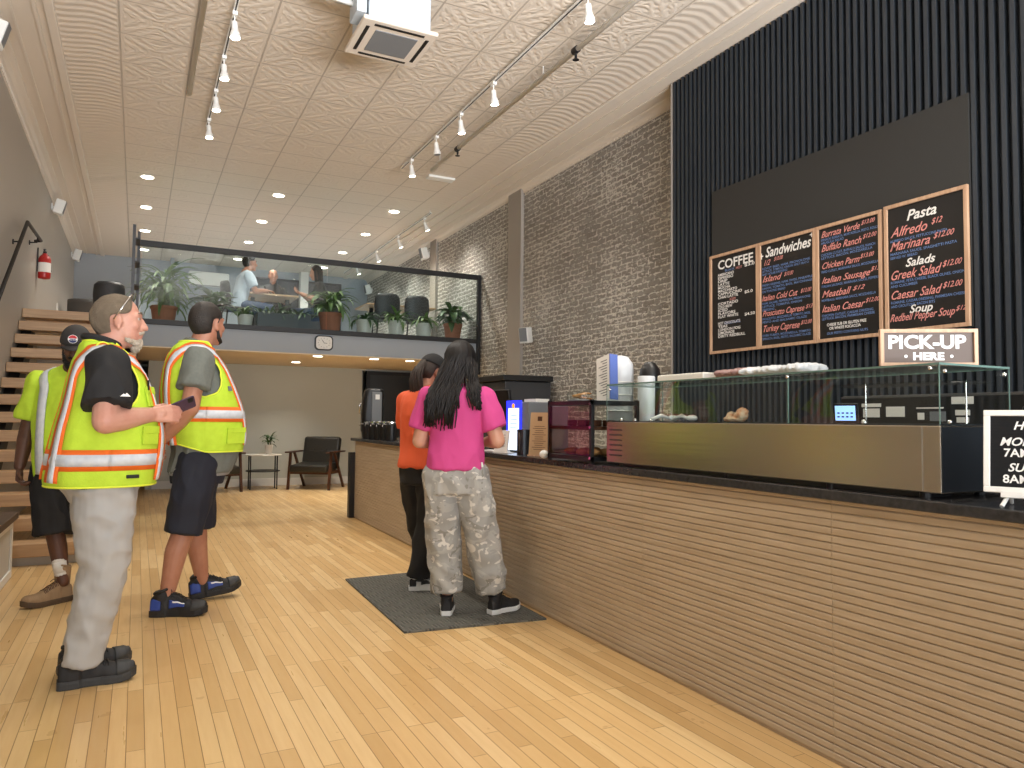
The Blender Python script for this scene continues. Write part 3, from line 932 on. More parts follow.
# ---------------------------------------------------------------- refrigerated display case
CX0, CX1, CY0, CY1 = 2.285, 2.668, 1.49, 3.37
t = thing('display_case', 'long brushed steel and glass countertop display case', 'display case', (CX0, (CY0 + CY1) / 2, ZC))
bm = nb(); box(bm, CX0, CX1, CY0, CY1, .995, 1.213); obj('steel_base', bm, M['steel'], t, world=True, bevel=.004)
bm = nb(); box(bm, CX0 + .003, CX1 - .003, CY0 - .003, CY0 - .0005, 1.0, 1.208); obj('end_panel', bm, M['steel_dark'], t, world=True)
bm = nb()
for k in range(6):
    for j in range(9):
        obox(bm, (CX0 - .0006, CY1 - .035 - j * .013, 1.035 + k * .027), (.002, .010, .005), (R(35), 0, 0))
obj('vent_slots', bm, M['black'], t, world=True)
bm = nb(); box(bm, CX0 - .0015, CX0 + .003, CY0 + .06, CY0 + .064, 1.0, 1.21); obj('panel_joint', bm, M['chrome'], t, world=True)
for y in (CY0 + .08, CY0 + .45, (CY0 + CY1) / 2 + .05, CY1 - .45, CY1 - .1):
    for x in (CX0 + .04, CX1 - .05):
        bm = nb(); cyl(bm, (x, y, ZC), (x, y, .996), .018, n=12); obj('foot', bm, M['black_plastic'], t, world=True)
bm = nb(); box(bm, CX0 + .03, CX0 + .16, CY0 + .07, CY1 - .07, ZC + .0005, .993)  # solid black strip standing in for the dark gap beneath the case
obj('dark_gap_strip', bm, M['black_plastic'], t, world=True)
GZ0, GZ1 = 1.2145, 1.408
def pane(nm, *b): 
    bm = nb(); box(bm, *b); obj(nm, bm, M['glass'], t, world=True)
ym = CY0 + .62
pane('front_glass', CX0 + .004, CX0 + .009, CY0 + .004, ym - .002, GZ0, GZ1)
pane('front_glass', CX0 + .004, CX0 + .009, ym + .002, CY1 - .004, GZ0, GZ1)
pane('side_glass', CX0 + .01, CX1 - .004, CY0 + .004, CY0 + .009, GZ0, GZ1)
pane('side_glass', CX0 + .01, CX1 - .004, CY1 - .009, CY1 - .004, GZ0, GZ1)
pane('side_glass', CX0 + .01, CX1 - .004, CY1 - .53, CY1 - .526, GZ0, GZ1)
pane('top_glass', CX0, CX1, CY0, CY1, GZ1 + .001, GZ1 + .007)
bm = nb()
for a in ((CX0, CX0 + .003, CY0, CY1, GZ1 + .0005, GZ1 + .0075), (CX0, CX1, CY0 - .001, CY0 + .002, GZ1 + .0005, GZ1 + .0075), (CX0, CX0 + .003, CY0, CY0 + .003, GZ0, GZ1), (CX0, CX0 + .003, CY1 - .003, CY1, GZ0, GZ1), (CX1 - .003, CX1, CY0, CY0 + .003, GZ0, GZ1), (CX1 - .004, CX1, CY1 - .004, CY1, GZ0, GZ1), (CX0 + .002, CX0 + .006, ym - .002, ym + .002, GZ0, GZ1), (CX0, CX1, CY1 - .003, CY1, GZ1 - .001, GZ1 + .008), (CX1 - .003, CX1, CY0, CY1, GZ1 - .001, GZ1 + .008)):
    box(bm, *a)
obj('glass_edge', bm, M['glass_edge'], t, world=True)
bm = nb()
for p in ((CX0, CY0 + .03, GZ1 - .01), (CX0, ym, GZ1 - .01), (CX0, CY1 - .03, GZ1 - .02), (CX0 + .03, CY0, GZ1 - .02), (CX1 - .03, CY0, GZ1 - .02), (CX0 + .05, CY0, GZ0 + .01)):
    bm = nb(); ell(bm, p, .008, seg=10, rin=6); obj('glass_clip', bm, M['chrome'], t, world=True, smooth=True)
for y in (CY1 - .1, CY1 - .22, CY1 - .36, CY0 + .3):
    bm = nb(); ell(bm, (CX0 + .03, y, GZ0 + .006), .012, seg=10, rin=6); obj('glass_clip', bm, M['chrome'], t, world=True, smooth=True)
bm = nb(); box(bm, CX0 + .02, CX1 - .02, CY0 + .02, CY1 - .02, GZ0 - .001, GZ0 + .004)
obj('deck', bm, M['steel_dark'], t, world=True)
pane('inner_shelf', CX0 + .14, CX1 - .02, CY0 + .03, CY0 + .60, 1.36, 1.366)
bm = nb()
for y in (CY0 + .1, CY0 + .5): cyl(bm, (CX0 + .3, y, GZ0), (CX0 + .3, y, 1.36), .003)
obj('shelf_post', bm, M['chrome'], t, world=True)

# food and tools standing in the case
def lump(name, lab, cat, loc, parts, m, group=None):
    t = thing(name, lab, cat, loc, 0, group); bm = nb()
    for c, r in parts: ell(bm, c, r, seg=12, rin=8)
    return fuse('filling', bm, m, t, .004, 1, folds(.003, (60, 60, 60)))
ZD = GZ0 + .0045
lump('pasta_salad', 'pile of mixed cut food in the middle of the display case', 'food', (2.40, 2.52, ZD), [((0, 0, .012), (.04, .06, .014)), ((0, -.04, .03), (.03, .03, .025)), ((.01, .03, .025), (.025, .02, .02)), ((.0, -.05, .045), (.022, .025, .018))], M['cream_food'])
def tongs(loc, rz, lab, tilt=.5):
    t = thing('serving_scoop', lab, 'scoop', loc, rz, 'white serving scoops in the display case')
    bm = nb(); tube(bm, [(0, -.04, .014), (0, 0, .028), (0, .055, .009)], [.007, .010, .008], 10); obj('scoop_handle', bm, M['white'], t, smooth=True)
    bm = nb(); ell(bm, (0, -.062, .016), (.022, .030, .015)); obj('bowl', bm, M['white'], t, smooth=True)
tongs((2.38, 2.86, ZD), .2, 'white scoop lying in the case, left of the food pile')
tongs((2.36, 2.99, ZD), 1.3, 'white scoop farthest left in the display case')

# things on top of the case
ZT = GZ1 + .0085
bm = nb(); box(bm, 2.34, 2.62, 2.66, 3.0, ZT, ZT + .032); tag(obj('white_tray_box', bm, M['white_paper'], bevel=.006), 'flat white carton on top of the display case at its left', 'carton')
def bag(name, lab, c, s, m, seed):
    bm = nb(); n = 10
    for i in range(n):
        f = i / (n - 1) - .5
        ell(bm, (c[0] + s[0] * .1 * random.uniform(-1, 1), c[1] + s[1] * f * .85, c[2] + s[2] * .5), (s[0] * .5, s[1] * .09, s[2] * .45))
    o = fuse(name, bm, m, None, .006, 2, folds(.006, (26, 26, 40), seed))
    tag(o, lab, 'bag')
bag('sliced_meat_pack', 'plastic wrapped pack of brownish sliced meat on the display case', (2.46, 2.515, ZT), (.2, .22, .042), M['bag_meat'], 3)
bag('clear_plastic_bag', 'crinkled clear plastic bag at the right end of the stack on the display case', (2.44, 2.27, ZT), (.2, .36, .042), M['bag'], 8)

# pick-up sign leaning on the case top
def sign_basis(p0, p1):     # from left foot to right foot as seen, upright
    return basis(p0, Vector(p1) - Vector(p0), (0, 0, 1))
p0, p1 = Vector((2.295, 1.71, ZT)), Vector((2.56, 1.535, ZT))
MS = sign_basis(p0, p1); W = (p1 - p0).length; HS = .128
t = thing('pick_up_sign', 'brown framed sign reading pick-up here on the display case', 'sign', p0)
bm = nb()
fr = .012
for a in ((0, W, 0, fr), (0, W, HS - fr, HS), (0, fr, fr, HS - fr), (W - fr, W, fr, HS - fr)):
    v = box(bm, a[0], a[1], a[2], a[3], -.006, .012)
    for x in v: x.co = MS @ x.co
obj('frame', bm, M['pine'], t, world=True)
bm = nb(); v = box(bm, fr, W - fr, fr, HS - fr, -.004, .004)
for x in v: x.co = MS @ x.co
obj('sign_face', bm, M['sign_brown'], t, world=True)
bm = nb()
text_bm(bm, 'PICK-UP', .064, MS @ Matrix.Translation((.026, .062, .0048)), 0, .0022, width=W * .80)
text_bm(bm, 'HERE', .036, MS @ Matrix.Translation((W * .34, .022, .0048)), 0, .0016, width=W * .32)
for fx in (.27, .74):
    bmesh.ops.create_circle(bm, cap_ends=True, segments=12, radius=.0055, matrix=MS @ Matrix.Translation((W * fx, .034, .0048)))
obj('lettering', bm, M['paint_white'], t, world=True, fix=False)

# hours letter board
bp0 = Vector((2.247, 1.345, ZC)); 
u = Vector((.40, -.92, 0)).normalized()
tilt = Vector((.14, .06, 1)).normalized(); tilt = (tilt - u * tilt.dot(u)).normalized()
p0 = Vector((2.258, 1.342, 1.018)); WB, HB = .36, .245
MB_ = basis(p0, u, tilt)
t = thing('hours_letter_board', 'white framed black letter board with opening hours at the counter end', 'letter board', (p0.x + .1, p0.y - .1, ZC))
bm = nb(); f = .017
for a in ((0, WB, 0, f), (0, WB, HB - f, HB), (0, f, f, HB - f), (WB - f, WB, f, HB - f)):
    for x in box(bm, a[0], a[1], a[2], a[3], -.008, .010): x.co = MB_ @ x.co
obj('frame', bm, M['white'], t, world=True, bevel=.002)
bm = nb()
for x in box(bm, f, WB - f, f, HB - f, -.006, .001): x.co = MB_ @ x.co
k = f
while k < HB - f - .003:
    for x in box(bm, f, WB - f, k, k + .0028, .001, .0028): x.co = MB_ @ x.co
    k += .0045
obj('felt_face', bm, M['felt'], t, world=True)
bm = nb()
for s, h, yy, cx, sh in (('HOURS', .034, .188, .074, .3), ('MON-SAT', .034, .140, .040, .3), ('7AM-3PM', .034, .107, .050, 0), ('SUNDAY', .034, .064, .060, .3), ('8AM-2PM', .034, .030, .048, 0)):
    text_bm(bm, s, h, MB_ @ Matrix.Translation((cx, yy, .0034)), sh, .0007)
obj('lettering', bm, M['paint_white'], t, world=True, fix=False)
bm = nb()
for x in box(bm, .045, WB - .045, -.014, 0, -.012, .022): x.co = MB_ @ x.co
for s in (.06, WB - .06):
    a = MB_ @ Vector((s, -.01, .0)); b = MB_ @ Vector((s - .012, 0, .035)); b.z = ZC + .004; a2 = a.copy()
    tube(bm, [a, b], .006, 8)
    c = MB_ @ Vector((s, .1, -.008)); d = MB_ @ Vector((s, 0, -.10)); d.z = ZC + .004
    tube(bm, [c, d], .005, 8)
obj('easel', bm, M['white'], t, world=True)

# ---------------------------------------------------------------- pastry cabinet left of the case
PX0, PX1, PY0_, PY1_ = 2.238, 2.56, 3.45, 3.93
t = thing('pastry_cabinet', 'black framed two shelf pastry cabinet beside the display case', 'pastry case', (2.4, 3.6, ZC))
bm = nb()
for x in (PX0, PX1 - .016):
    for y in (PY0_, PY1_ - .016): box(bm, x, x + .020, y, y + .020, ZC + .0005, 1.335)
for z in (ZC + .03, 1.32): box(bm, PX0, PX1, PY0_, PY1_, z - .015, z + .01)
obj('frame', bm, M['black_plastic'], t, world=True)
bm = nb(); box(bm, PX0 + .005, PX1 - .005, PY0_ + .005, PY1_ - .005, 1.165, 1.185); obj('shelf', bm, M['walnut'], t, world=True)
bm = nb(); box(bm, PX0 - .003, PX0 + .001, PY0_ + .018, PY1_ - .018, ZC + .045, 1.30); obj('front_door', bm, M['tinted'], t, world=True)
bm = nb(); box(bm, PX0 + .018, PX1 - .018, PY0_ + .002, PY0_ + .005, ZC + .045, 1.30); obj('side_pane', bm, M['glass'], t, world=True)
bm = nb()
for z in (1.01, 1.18, 1.31):
    cyl(bm, (PX0 - .006, PY0_ + .008, z), (PX0, PY0_ + .008, z), .009, n=10)
obj('corner_cap', bm, M['chrome'], t, world=True)
random.seed(3)
for k in range(9):
    x, y = 2.32 + (k % 3) * .085, 3.55 + (k // 3) * .12
    bm = nb(); ell(bm, (0, 0, .016), (.036, .045, .018)); ell(bm, (0, .02, .022), (.022, .02, .014))
    o = fuse('croissant', bm, M['pastry'], None, .004, 1, folds(.002, (80, 80, 80), k)); o.location = (x, y, ZC + .043 + (0.0 if k % 2 else .002)); o.rotation_euler = (0, 0, k * .7)
    tag(o, 'golden pastry among those piled on the bottom shelf of the pastry cabinet', 'pastry', 'pastries on the bottom shelf')
for k in range(6):
    x, y = 2.33 + (k % 2) * .1, 3.56 + (k // 2) * .12
    bm = nb(); box(bm, -.03, .03, -.025, .025, 0, .035)
    o = obj('brownie', bm, M['pastry_dark'], bevel=.005); o.location = (x, y, 1.186); o.rotation_euler = (0, 0, k * .3)
    tag(o, 'dark brown cake square among those on the upper shelf of the pastry cabinet', 'cake', 'cake squares on the upper shelf')
# clear clamshell of cookies on top
t = thing('cookie_container', 'clear domed container of cookies on top of the pastry cabinet', 'container', (2.40, 3.80, 1.331))
bm = nb(); lathe(bm, (0, 0, 0), [(.085, 0), (.095, .012), (.09, .05), (.075, .075), (.02, .08)], 20); obj('clear_dome', bm, M['glass'], t)
bm = nb(); lathe(bm, (0, 0, 0), [(.08, 0), (.09, .004), (.09, .010), (.085, .012)], 20); obj('tray', bm, M['mid_grey'], t)
for k in range(6):
    bm = nb(); lathe(bm, (.035 * math.cos(k), .035 * math.sin(k), .014 + .006 * k), [(.02, 0), (.03, .002), (.03, .008), (.015, .011)], 14); obj('cookie', bm, M['pastry'], t)
# leaning cards, cup lid tower, cups behind the case
t = thing('acrylic_menu_holder', 'tall slanted white price list in a clear stand above the case', 'menu stand', (2.42, 3.60, 1.331))
bm = nb(); 
v = box(bm, -.004, .004, -.065, .065, 0, .27)
for x in v: x.co = Euler((R(-10), R(6), 0)).to_matrix() @ x.co
obj('price_list', bm, M['white_paper'], t)
bm = nb()
for k in range(14):
    for x in box(bm, -.0056, -.0048, -.045, .02 + .02 * ((k * 7) % 3 - 1), .03 + k * .016, .034 + k * .016): x.co = Euler((R(-10), R(6), 0)).to_matrix() @ x.co
obj('printed_lines', bm, M['dark_grey'], t)
bm = nb()
v = box(bm, -.004, .05, -.075, -.067, 0, .27)
for x in v: x.co = Euler((R(-10), R(6), 0)).to_matrix() @ x.co
obj('blue_edge', bm, mat('blue_binding', (96, 118, 190), .4), t)
t = thing('cup_lid_tower', 'tall stack of clear domed plastic lids behind the display case', 'lid stack', (2.72, 3.86, ZC))
bm = nb(); lathe(bm, (0, 0, 0), [(.075, 0), (.08, .3), (.085, .56), (.08, .60), (.05, .645), (.01, .655)], 20); obj('lids', bm, M['bag'], t, smooth=True)
bm = nb()
for z in (.3, .4, .48): lathe(bm, (0, 0, z), [(.086, 0), (.088, .003), (.086, .006)], 20)
obj('rim', bm, M['white'], t)
bm = nb(); lathe(bm, (2.83, 3.70, ZC), [(.055, 0), (.06, .4), (.068, .50), (.062, .56), (.035, .60), (.01, .61)], 20); tag(obj('black_grinder', bm, M['black_plastic'], smooth=True), 'rounded black hopper behind the display case between the lids and cups', 'grinder')
bm = nb(); lathe(bm, (2.72, 3.59, ZC), [(.045, 0), (.05, .3), (.052, .505), (.048, .51)], 20); tag(obj('cup_stack', bm, M['bag'], smooth=True), 'tall stack of clear plastic cups behind the display case', 'cups')

# ---------------------------------------------------------------- small things along the counter
t = thing('kraft_menu_card', 'tall brown kraft paper menu card standing left of the pastry cabinet', 'menu card', (2.40, 4.33, ZC), R(20))
bm = nb(); obox(bm, (0, 0, .147), (.006, .17, .29), (0, R(4), 0)); obj('card', bm, M['kraft'], t)
bm = nb()
for k in range(12): obox(bm, (-.0045 + (.06 + k * .014 - .147) * .07, 0, .045 + k * .014), (.001, .09 + .03 * math.sin(k * 2), .003), (0, R(4), 0))
obox(bm, (.0045, 0, .25), (.001, .04, .03), (0, R(4), 0))
obj('printing', bm, M['walnut'], t)
bm = nb(); obox(bm, (.01, 0, .004), (.06, .18, .008)); obj('base', bm, M['pine'], t)
t = thing('steel_tumbler', 'perforated dark steel cylinder left of the kraft menu card', 'utensil holder', (2.385, 4.52, ZC))
bm = nb(); lathe(bm, (0, 0, 0), [(.05, 0), (.05, .175), (.046, .176), (.046, .01)], 20); obj('cup', bm, M['steel_dark'], t, smooth=False)
bm = nb(); obox(bm, (-.045, -.02, .09), (.012, .004, .13)); obj('slot_strip', bm, M['chrome'], t)
t = thing('countertop_drink_cooler', 'small drink cooler with glowing blue frame on the counter', 'cooler', (2.64, 4.96, ZC), R(5))
bm = nb(); box(bm, -.11, .25, -.19, .10, .02, .375); obj('cabinet', bm, M['mid_grey'], t, bevel=.008)
bm = nb(); 
for a in ((-.1, .1, .33, .385), (-.1, -.078, .14, .33), (.078, .1, .14, .33)):
    box(bm, -.122, -.111, a[0], a[1], a[2], a[3])
obj('lit_frame', bm, M['led_blue'], t)
bm = nb(); box(bm, -.119, -.111, -.077, .077, .015, .329); obj('lit_window', bm, M['led_white'], t)
bm = nb(); lathe(bm, (0, 0, 0), [(.02, 0), (.02, .002)], 12); bm.transform(Matrix.Translation((-.1225, 0, .345)) @ Euler((0, R(-90), 0)).to_matrix().to_4x4()); obj('round_logo', bm, M['logo_yellow'], t)
bm = nb()
for k in range(4): box(bm, -.1205, -.119, -.05, .05, .18 + k * .03, .184 + k * .03)
obj('printing', bm, M['paint_blue'], t)
bm = nb(); box(bm, 0, .12, -.12, .04, .376, .40); obj('paper_stack', bm, M['white_paper'], t)
t = thing('paper_sign_stand', 'small white paper notice in a stand beside the cooler', 'notice', (2.38, 4.86, ZC), R(15))
bm = nb(); obox(bm, (0, 0, .085), (.004, .15, .16), (0, R(8), 0)); obj('sheet', bm, M['white_paper'], t)
bm = nb()
for k in range(5): obox(bm, (-.003 + (.04 + k * .02 - .085) * .14, 0, .05 + k * .02), (.001, .08, .004), (0, R(8), 0))
obj('printing', bm, M['mid_grey'], t)
bm = nb(); obox(bm, (.015, 0, .003), (.07, .16, .006)); obj('base', bm, M['white'], t)
bm = nb(); ell(bm, (2.29, 4.07, ZC + .027), (.03, .03, .026)); tag(obj('white_knob_jar', bm, M['white'], smooth=True), 'small round white ball at the foot of the kraft menu card', 'jar')
bm = nb(); obox(bm, (2.42, 5.05, ZC + .006), (.1, .22, .010), (0, 0, .3)); tag(obj('paper_stack', bm, M['white_paper']), 'loose white papers lying on the counter by the pink shirt', 'paper')

# register monitor behind the women
t = thing('register_monitor', 'black register screen standing on the counter behind the pink shirt', 'monitor', (2.70, 5.6, ZC), R(10))
bm = nb(); obox(bm, (0, 0, .36), (.03, .38, .26), (0, R(-8), 0)); obj('display', bm, M['black_plastic'], t, bevel=.008)
bm = nb(); cyl(bm, (.03, 0, .01), (.02, 0, .3), .02); lathe(bm, (.03, 0, 0), [(.1, 0), (.1, .008), (.02, .016)]); obj('stand', bm, M['dark_grey'], t)
# back bar fridge / tall black unit behind the register seen above the pink shoulder
t = thing('black_shelf_unit', 'tall black cabinet against the brick wall behind the women', 'cabinet', (4.6, 8.6, 0))
bm = nb(); box(bm, 4.25, 4.94, 8.6, 9.5, 0.02, 1.72); obj('body', bm, M['dark_grey'], t, world=True, bevel=.01)
bm = nb(); box(bm, 4.20, 4.945, 8.55, 9.53, 1.725, 1.80); obj('top', bm, M['black'], t, world=True, bevel=.01)
# counter end: coffee urn, row of airpots, kettle
t = thing('coffee_brewer', 'tall rounded black coffee brewer at the far end of the counter', 'coffee maker', (2.56, 8.84, ZC), R(-8))
bm = nb()
skin_rings(bm, [[Vector((x * sx + ox, y * sy, z)) for x, y in rrect(.26, .22, .06)] for z, sx, sy, ox in ((.0, .8, 1, .02), (.1, 1, 1, 0), (.3, 1, 1, 0), (.5, .95, .95, .01), (.58, .85, .9, .02), (.60, .7, .8, .03))])
obj('body', bm, M['black_plastic'], t, smooth=False, bevel=.01)
bm = nb(); v = box(bm, -.02, .10, -.125, -.113, .14, .56); obj('front_panel', bm, M['mid_grey'], t, bevel=.006)
bm = nb(); box(bm, .02, .07, -.13, -.124, .47, .53); obj('badge', bm, M['white'], t)
bm = nb(); tube(bm, [(-.12, 0, .42), (-.15, 0, .41), (-.15, 0, .3)], .010, 8); obj('tap', bm, M['chrome'], t, smooth=True)
for k in range(5):
    t = thing('airpot', 'black airpot in the row before the coffee brewer, %s' % ('at its left end', 'second from the left', 'middle one', 'second from the right', 'at its right end')[k], 'airpot', (2.44 + .008 * k, 8.58 - k * .20, ZC), 0, 'black airpots at the counter end')
    bm = nb(); lathe(bm, (0, 0, 0), [(.06, 0), (.062, .01), (.062, .17), (.05, .19)], 16); obj('body', bm, M['black_plastic'], t, smooth=False)
    bm = nb(); lathe(bm, (0, 0, .191), [(.05, 0), (.05, .012), (.02, .02)], 16); obj('lid', bm, M['chrome'], t)
    bm = nb(); tube(bm, [(-.05, 0, .17), (-.095, 0, .18), (-.10, 0, .15)], .007, 8); obj('spout', bm, M['chrome'], t)
t = thing('steel_kettle', 'small steel pitcher right of the black airpots', 'pitcher', (2.52, 7.05, ZC))
bm = nb(); lathe(bm, (0, 0, 0), [(.055, 0), (.06, .02), (.05, .17), (.045, .2), (.01, .215)], 18); obj('body', bm, M['chrome'], t, smooth=True)
bm = nb(); tube(bm, [(-.0, -.05, .18), (0, -.10, .17), (0, -.10, .06), (0, -.055, .04)], .008, 8); obj('handle', bm, M['black'], t, smooth=True)

# ---------------------------------------------------------------- behind the counter
t = thing('rear_worktop', 'low dark worktop along the slatted wall behind the counter', 'counter', (4.4, 3, 0))
bm = nb(); box(bm, 4.15, 4.73, -1.0, 5.7, .0, .86); obj('cabinet', bm, M['slate_back'], t, world=True)
bm = nb(); box(bm, 4.12, 4.735, -1.0, 5.72, .861, .90); obj('top', bm, M['slab'], t, world=True)
t = thing('black_oven', 'black appliance with white sticker labels seen through the display case', 'appliance', (3.15, 1.9, 0))
ox0, ox1, oy0, oy1, oz1 = 3.00, 3.60, 1.55, 2.45, 1.345
bm = nb(); box(bm, ox0, ox1, oy0, oy1, .05, oz1); obj('body', bm, M['black'], t, world=True, bevel=.012)
bm = nb()
for (y, z, w, h) in ((2.28, 1.30, .10, .016), (2.28, 1.265, .085, .04), (2.16, 1.27, .09, .045), (1.86, 1.315, .09, .03), (1.86, 1.265, .06, .022), (1.86, 1.235, .05, .022), (2.0, 1.285, .12, .006), (2.04, 1.25, .03, .03)):
    box(bm, ox0 - .002, ox0, y - w / 2, y + w / 2, z - h / 2, z + h / 2)
obj('sticker', bm, M['white_paper'], t, world=True)
bm = nb(); box(bm, ox0 - .002, ox0, 1.93, 2.0, 1.23, 1.27); obj('control_panel', bm, M['mid_grey'], t, world=True)
def tablet(loc, rz, lab, w, h):
    t = thing('card_terminal', lab, 'screen', loc, rz, 'lit card terminals')
    bm = nb(); obox(bm, (0, 0, .12), (.015, w + .02, h + .02), (0, R(-8), 0)); obj('housing', bm, M['black_plastic'], t, bevel=.004)
    bm = nb(); obox(bm, (-.0085, 0, .1195), (.002, w, h), (0, R(-8), 0)); obj('screen', bm, M['screen'], t)
    bm = nb()
    for a in range(3):
        for b in range(4): obox(bm, (-.0105 + (a - 1) * .0, (b - 1.5) * w * .22, .12 + (a - 1) * h * .25), (.001, w * .12, h * .1), (0, R(-8), 0))
    obj('keys', bm, M['paint_blue'], t)
    bm = nb(); cyl(bm, (.01, 0, 0), (.01, 0, .1), .012); zb = ZC + .0005 - loc[2]; lathe(bm, (.01, 0, zb), [(.05, 0), (.05, .01), (.01, .015)]); cyl(bm, (.01, 0, zb + .01), (.01, 0, 0), .012); obj('stand', bm, M['black_plastic'], t)
tablet((2.78, 2.24, ZC + .165), R(20), 'small lit blue touch screen seen through the middle of the display case', .085, .065)
tablet((2.78, 1.47, ZC + .12 + .02), R(35), 'small lit blue screen right of the display case above the hours board', .055, .07)

# ---------------------------------------------------------------- menu boards
XB = 4.7345
def board(n, y0, y1, z0, z1, lab, whites, pinks, blues):
    t = thing('menu_board', lab, 'menu board', (XB, y0, z0), 0, 'framed menu boards')
    f = .026
    bm = nb()
    for a in ((y1, y0, z0, z0 + f), (y1, y0, z1 - f, z1), (y1, y1 + f, z0 + f, z1 - f), (y0 - f, y0, z0 + f, z1 - f)):
        box(bm, XB - .024, XB, a[0], a[1], a[2], a[3])
    obj('frame', bm, M['pine'], t, world=True, bevel=.002)
    bm = nb(); box(bm, XB - .012, XB, y1 + f, y0 - f, z0 + f, z1 - f); obj('chalkboard_face', bm, M['chalk'], t, world=True)
    B = basis((XB - .0135, y0, z1), (0, -1, 0), (0, 0, 1))
    Wd, Hd = y0 - y1, z1 - z0
    for nm, lst, m, sh, bo in (('white_lettering', whites, M['chalk_white'], 0, .02), ('pink_lettering', pinks, M['chalk_pink'], .45, .008), ('blue_lettering', blues, M['chalk_blue'], 0, .012)):
        if not lst: continue
        bm = nb()
        for (fx, fy, s, body, *rest) in lst:
            w = rest[0] * Wd if rest else None
            shr = rest[1] if len(rest) > 1 else sh
            text_bm(bm, body, s, B @ Matrix.Translation((fx * Wd, -fy * Hd, .0)), shr, s * bo, width=w)
        obj(nm, bm, m, t, world=True, fix=False)
S_ = .030
cof = ['AMERICANO', 'ESPRESSO', 'DRIP', 'LATTE', 'MOCHA', 'MACCHIATO', 'CAPPUCCINO', 'CHAI LATTE', '', 'CORTADO', 'COLD BREW', 'ICED', 'FLAVORS', 'FLAT WHITE', '', 'HOT CHOCOLATE', 'TEAS', 'LONDON FOG', 'LEMONADE', 'DIRTY REDBULL']
wd = [.34, .32, .2, .24, .26, .4, .5, .42, 0, .42, .3, .2, .36, .42, 0, .46, .2, .46, .34, .56]
wh = [(.17, .155, .115, 'COFFEE', .72), (.72, .185, .035, '$3.0', .2), (.72, .445, .035, '$5.0', .16), (.72, .66, .035, '$4.50', .2)]
for i, s in enumerate(cof):
    if s: wh.append((.17, .225 + i * .0325, .034, s, wd[i]))
board(1, 5.265, 4.662, 1.838, 2.750, 'leftmost framed menu board headed coffee', wh, [(.55, .19, .03, 'HOT', .12, 0), (.42, .485, .03, 'ICED', .12, 0)], [(.32, .19, .03, 'BLACK', .2), (.3, .715, .034, 'SEASONAL', .34)])
def bl(rows): return [(x, y, .026, s, w) for x, y, s, w in rows]
board(2, 4.660, 4.062, 1.838, 2.750, 'second menu board from the left, headed sandwiches',
      [(.12, .15, .12, 'Sandwiches', .80, .3), (.02, .17, .1, '+', .06, 0), (.9, .08, .08, '+', .06, 0)],
      [(.08, .225, .065, '1/2', .12), (.28, .2, .045, '$10.00', .16), (.06, .38, .075, 'Island', .36), (.46, .36, .045, '$10.00', .16), (.05, .555, .07, 'Italian Cold Cut', .64), (.74, .54, .045, '$13.00', .18), (.06, .70, .07, 'Prosciutto Caprese', .74), (.82, .685, .045, '$13', .12), (.06, .845, .078, 'Turkey Caprese', .64), (.74, .82, .045, '$12.00', .18)],
      bl([(.06, .262, 'ROAST BEEF, HAM, PROVOLONE', .84), (.06, .29, 'LETTUCE, TOMATO, ONION, SPICY MAYO', .82), (.06, .318, 'AND HOUSE DRESSING', .46), (.06, .42, 'FRESH GREENS, HAM, SWISS, PINEAPPLE', .88), (.06, .45, 'ONION, TOMATO, BASIL, MAYONNAISE', .88), (.06, .48, 'ON TOASTED BREAD', .42), (.06, .59, 'HAM, SALAMI, PEPPERONI, PROVOLONE', .84), (.06, .62, 'LETTUCE, TOMATO, ONION', .7), (.06, .65, 'DRESSING', .22), (.06, .735, 'PROSCIUTTO, MOZZARELLA, TOMATO, BASIL', .84), (.06, .765, 'PESTO AND BALSAMIC GLAZE', .78), (.06, .89, 'OVEN TURKEY, MOZZARELLA, TOMATO', .84), (.06, .92, 'SPINACH, BASIL, PESTO, BALSAMIC GLAZE', .84)]))
board(3, 4.058, 3.482, 1.838, 2.750, 'third menu board from the left, listing burrata and meatball',
      [(.16, .868, .03, 'CHEESE SUB OR GLUTEN FREE', .60), (.2, .90, .03, 'OR WHITE FOCACCIA', .48)],
      [(.08, .105, .07, 'Burrata Verde', .60), (.70, .08, .045, '$13.00', .2), (.08, .225, .075, 'Buffalo Ranch', .62), (.72, .195, .045, '$12.00', .2), (.08, .375, .07, 'Chicken Parm', .58), (.68, .35, .045, '$13.00', .2), (.08, .50, .07, 'Italian Sausage', .74), (.83, .47, .045, '$13', .13), (.08, .62, .075, 'Meatball', .46), (.56, .60, .045, '$12', .18), (.08, .745, .078, 'Italian Caesar', .66), (.75, .715, .045, '$12.00', .2)],
      bl([(.08, .135, 'SPINACH, BURRATA, MORTADELLA, PESTO, ROLLS', .86), (.08, .162, 'ARUGULA SALAD', .36), (.08, .265, 'CHICKEN CUTLET, BUFFALO SAUCE, RANCH', .82), (.08, .292, 'LETTUCE, BACON, MOZZARELLA', .78), (.08, .41, 'FRIED CUTLET, MARINARA SAUCE, MOZZARELLA', .86), (.08, .535, 'ITALIAN SAUSAGE, MARINARA SAUCE, PEPPERS', .86), (.08, .655, 'MEATBALLS, MARINARA SAUCE, MOZZARELLA', .82), (.08, .785, 'CHICKEN CUTLET, CAESAR DRESSING', .78), (.08, .812, 'LETTUCE, BACON, PARMESAN CHEESE', .80), (.16, .94, 'OUR PESTO CONTAINS NUTS', .62)]))
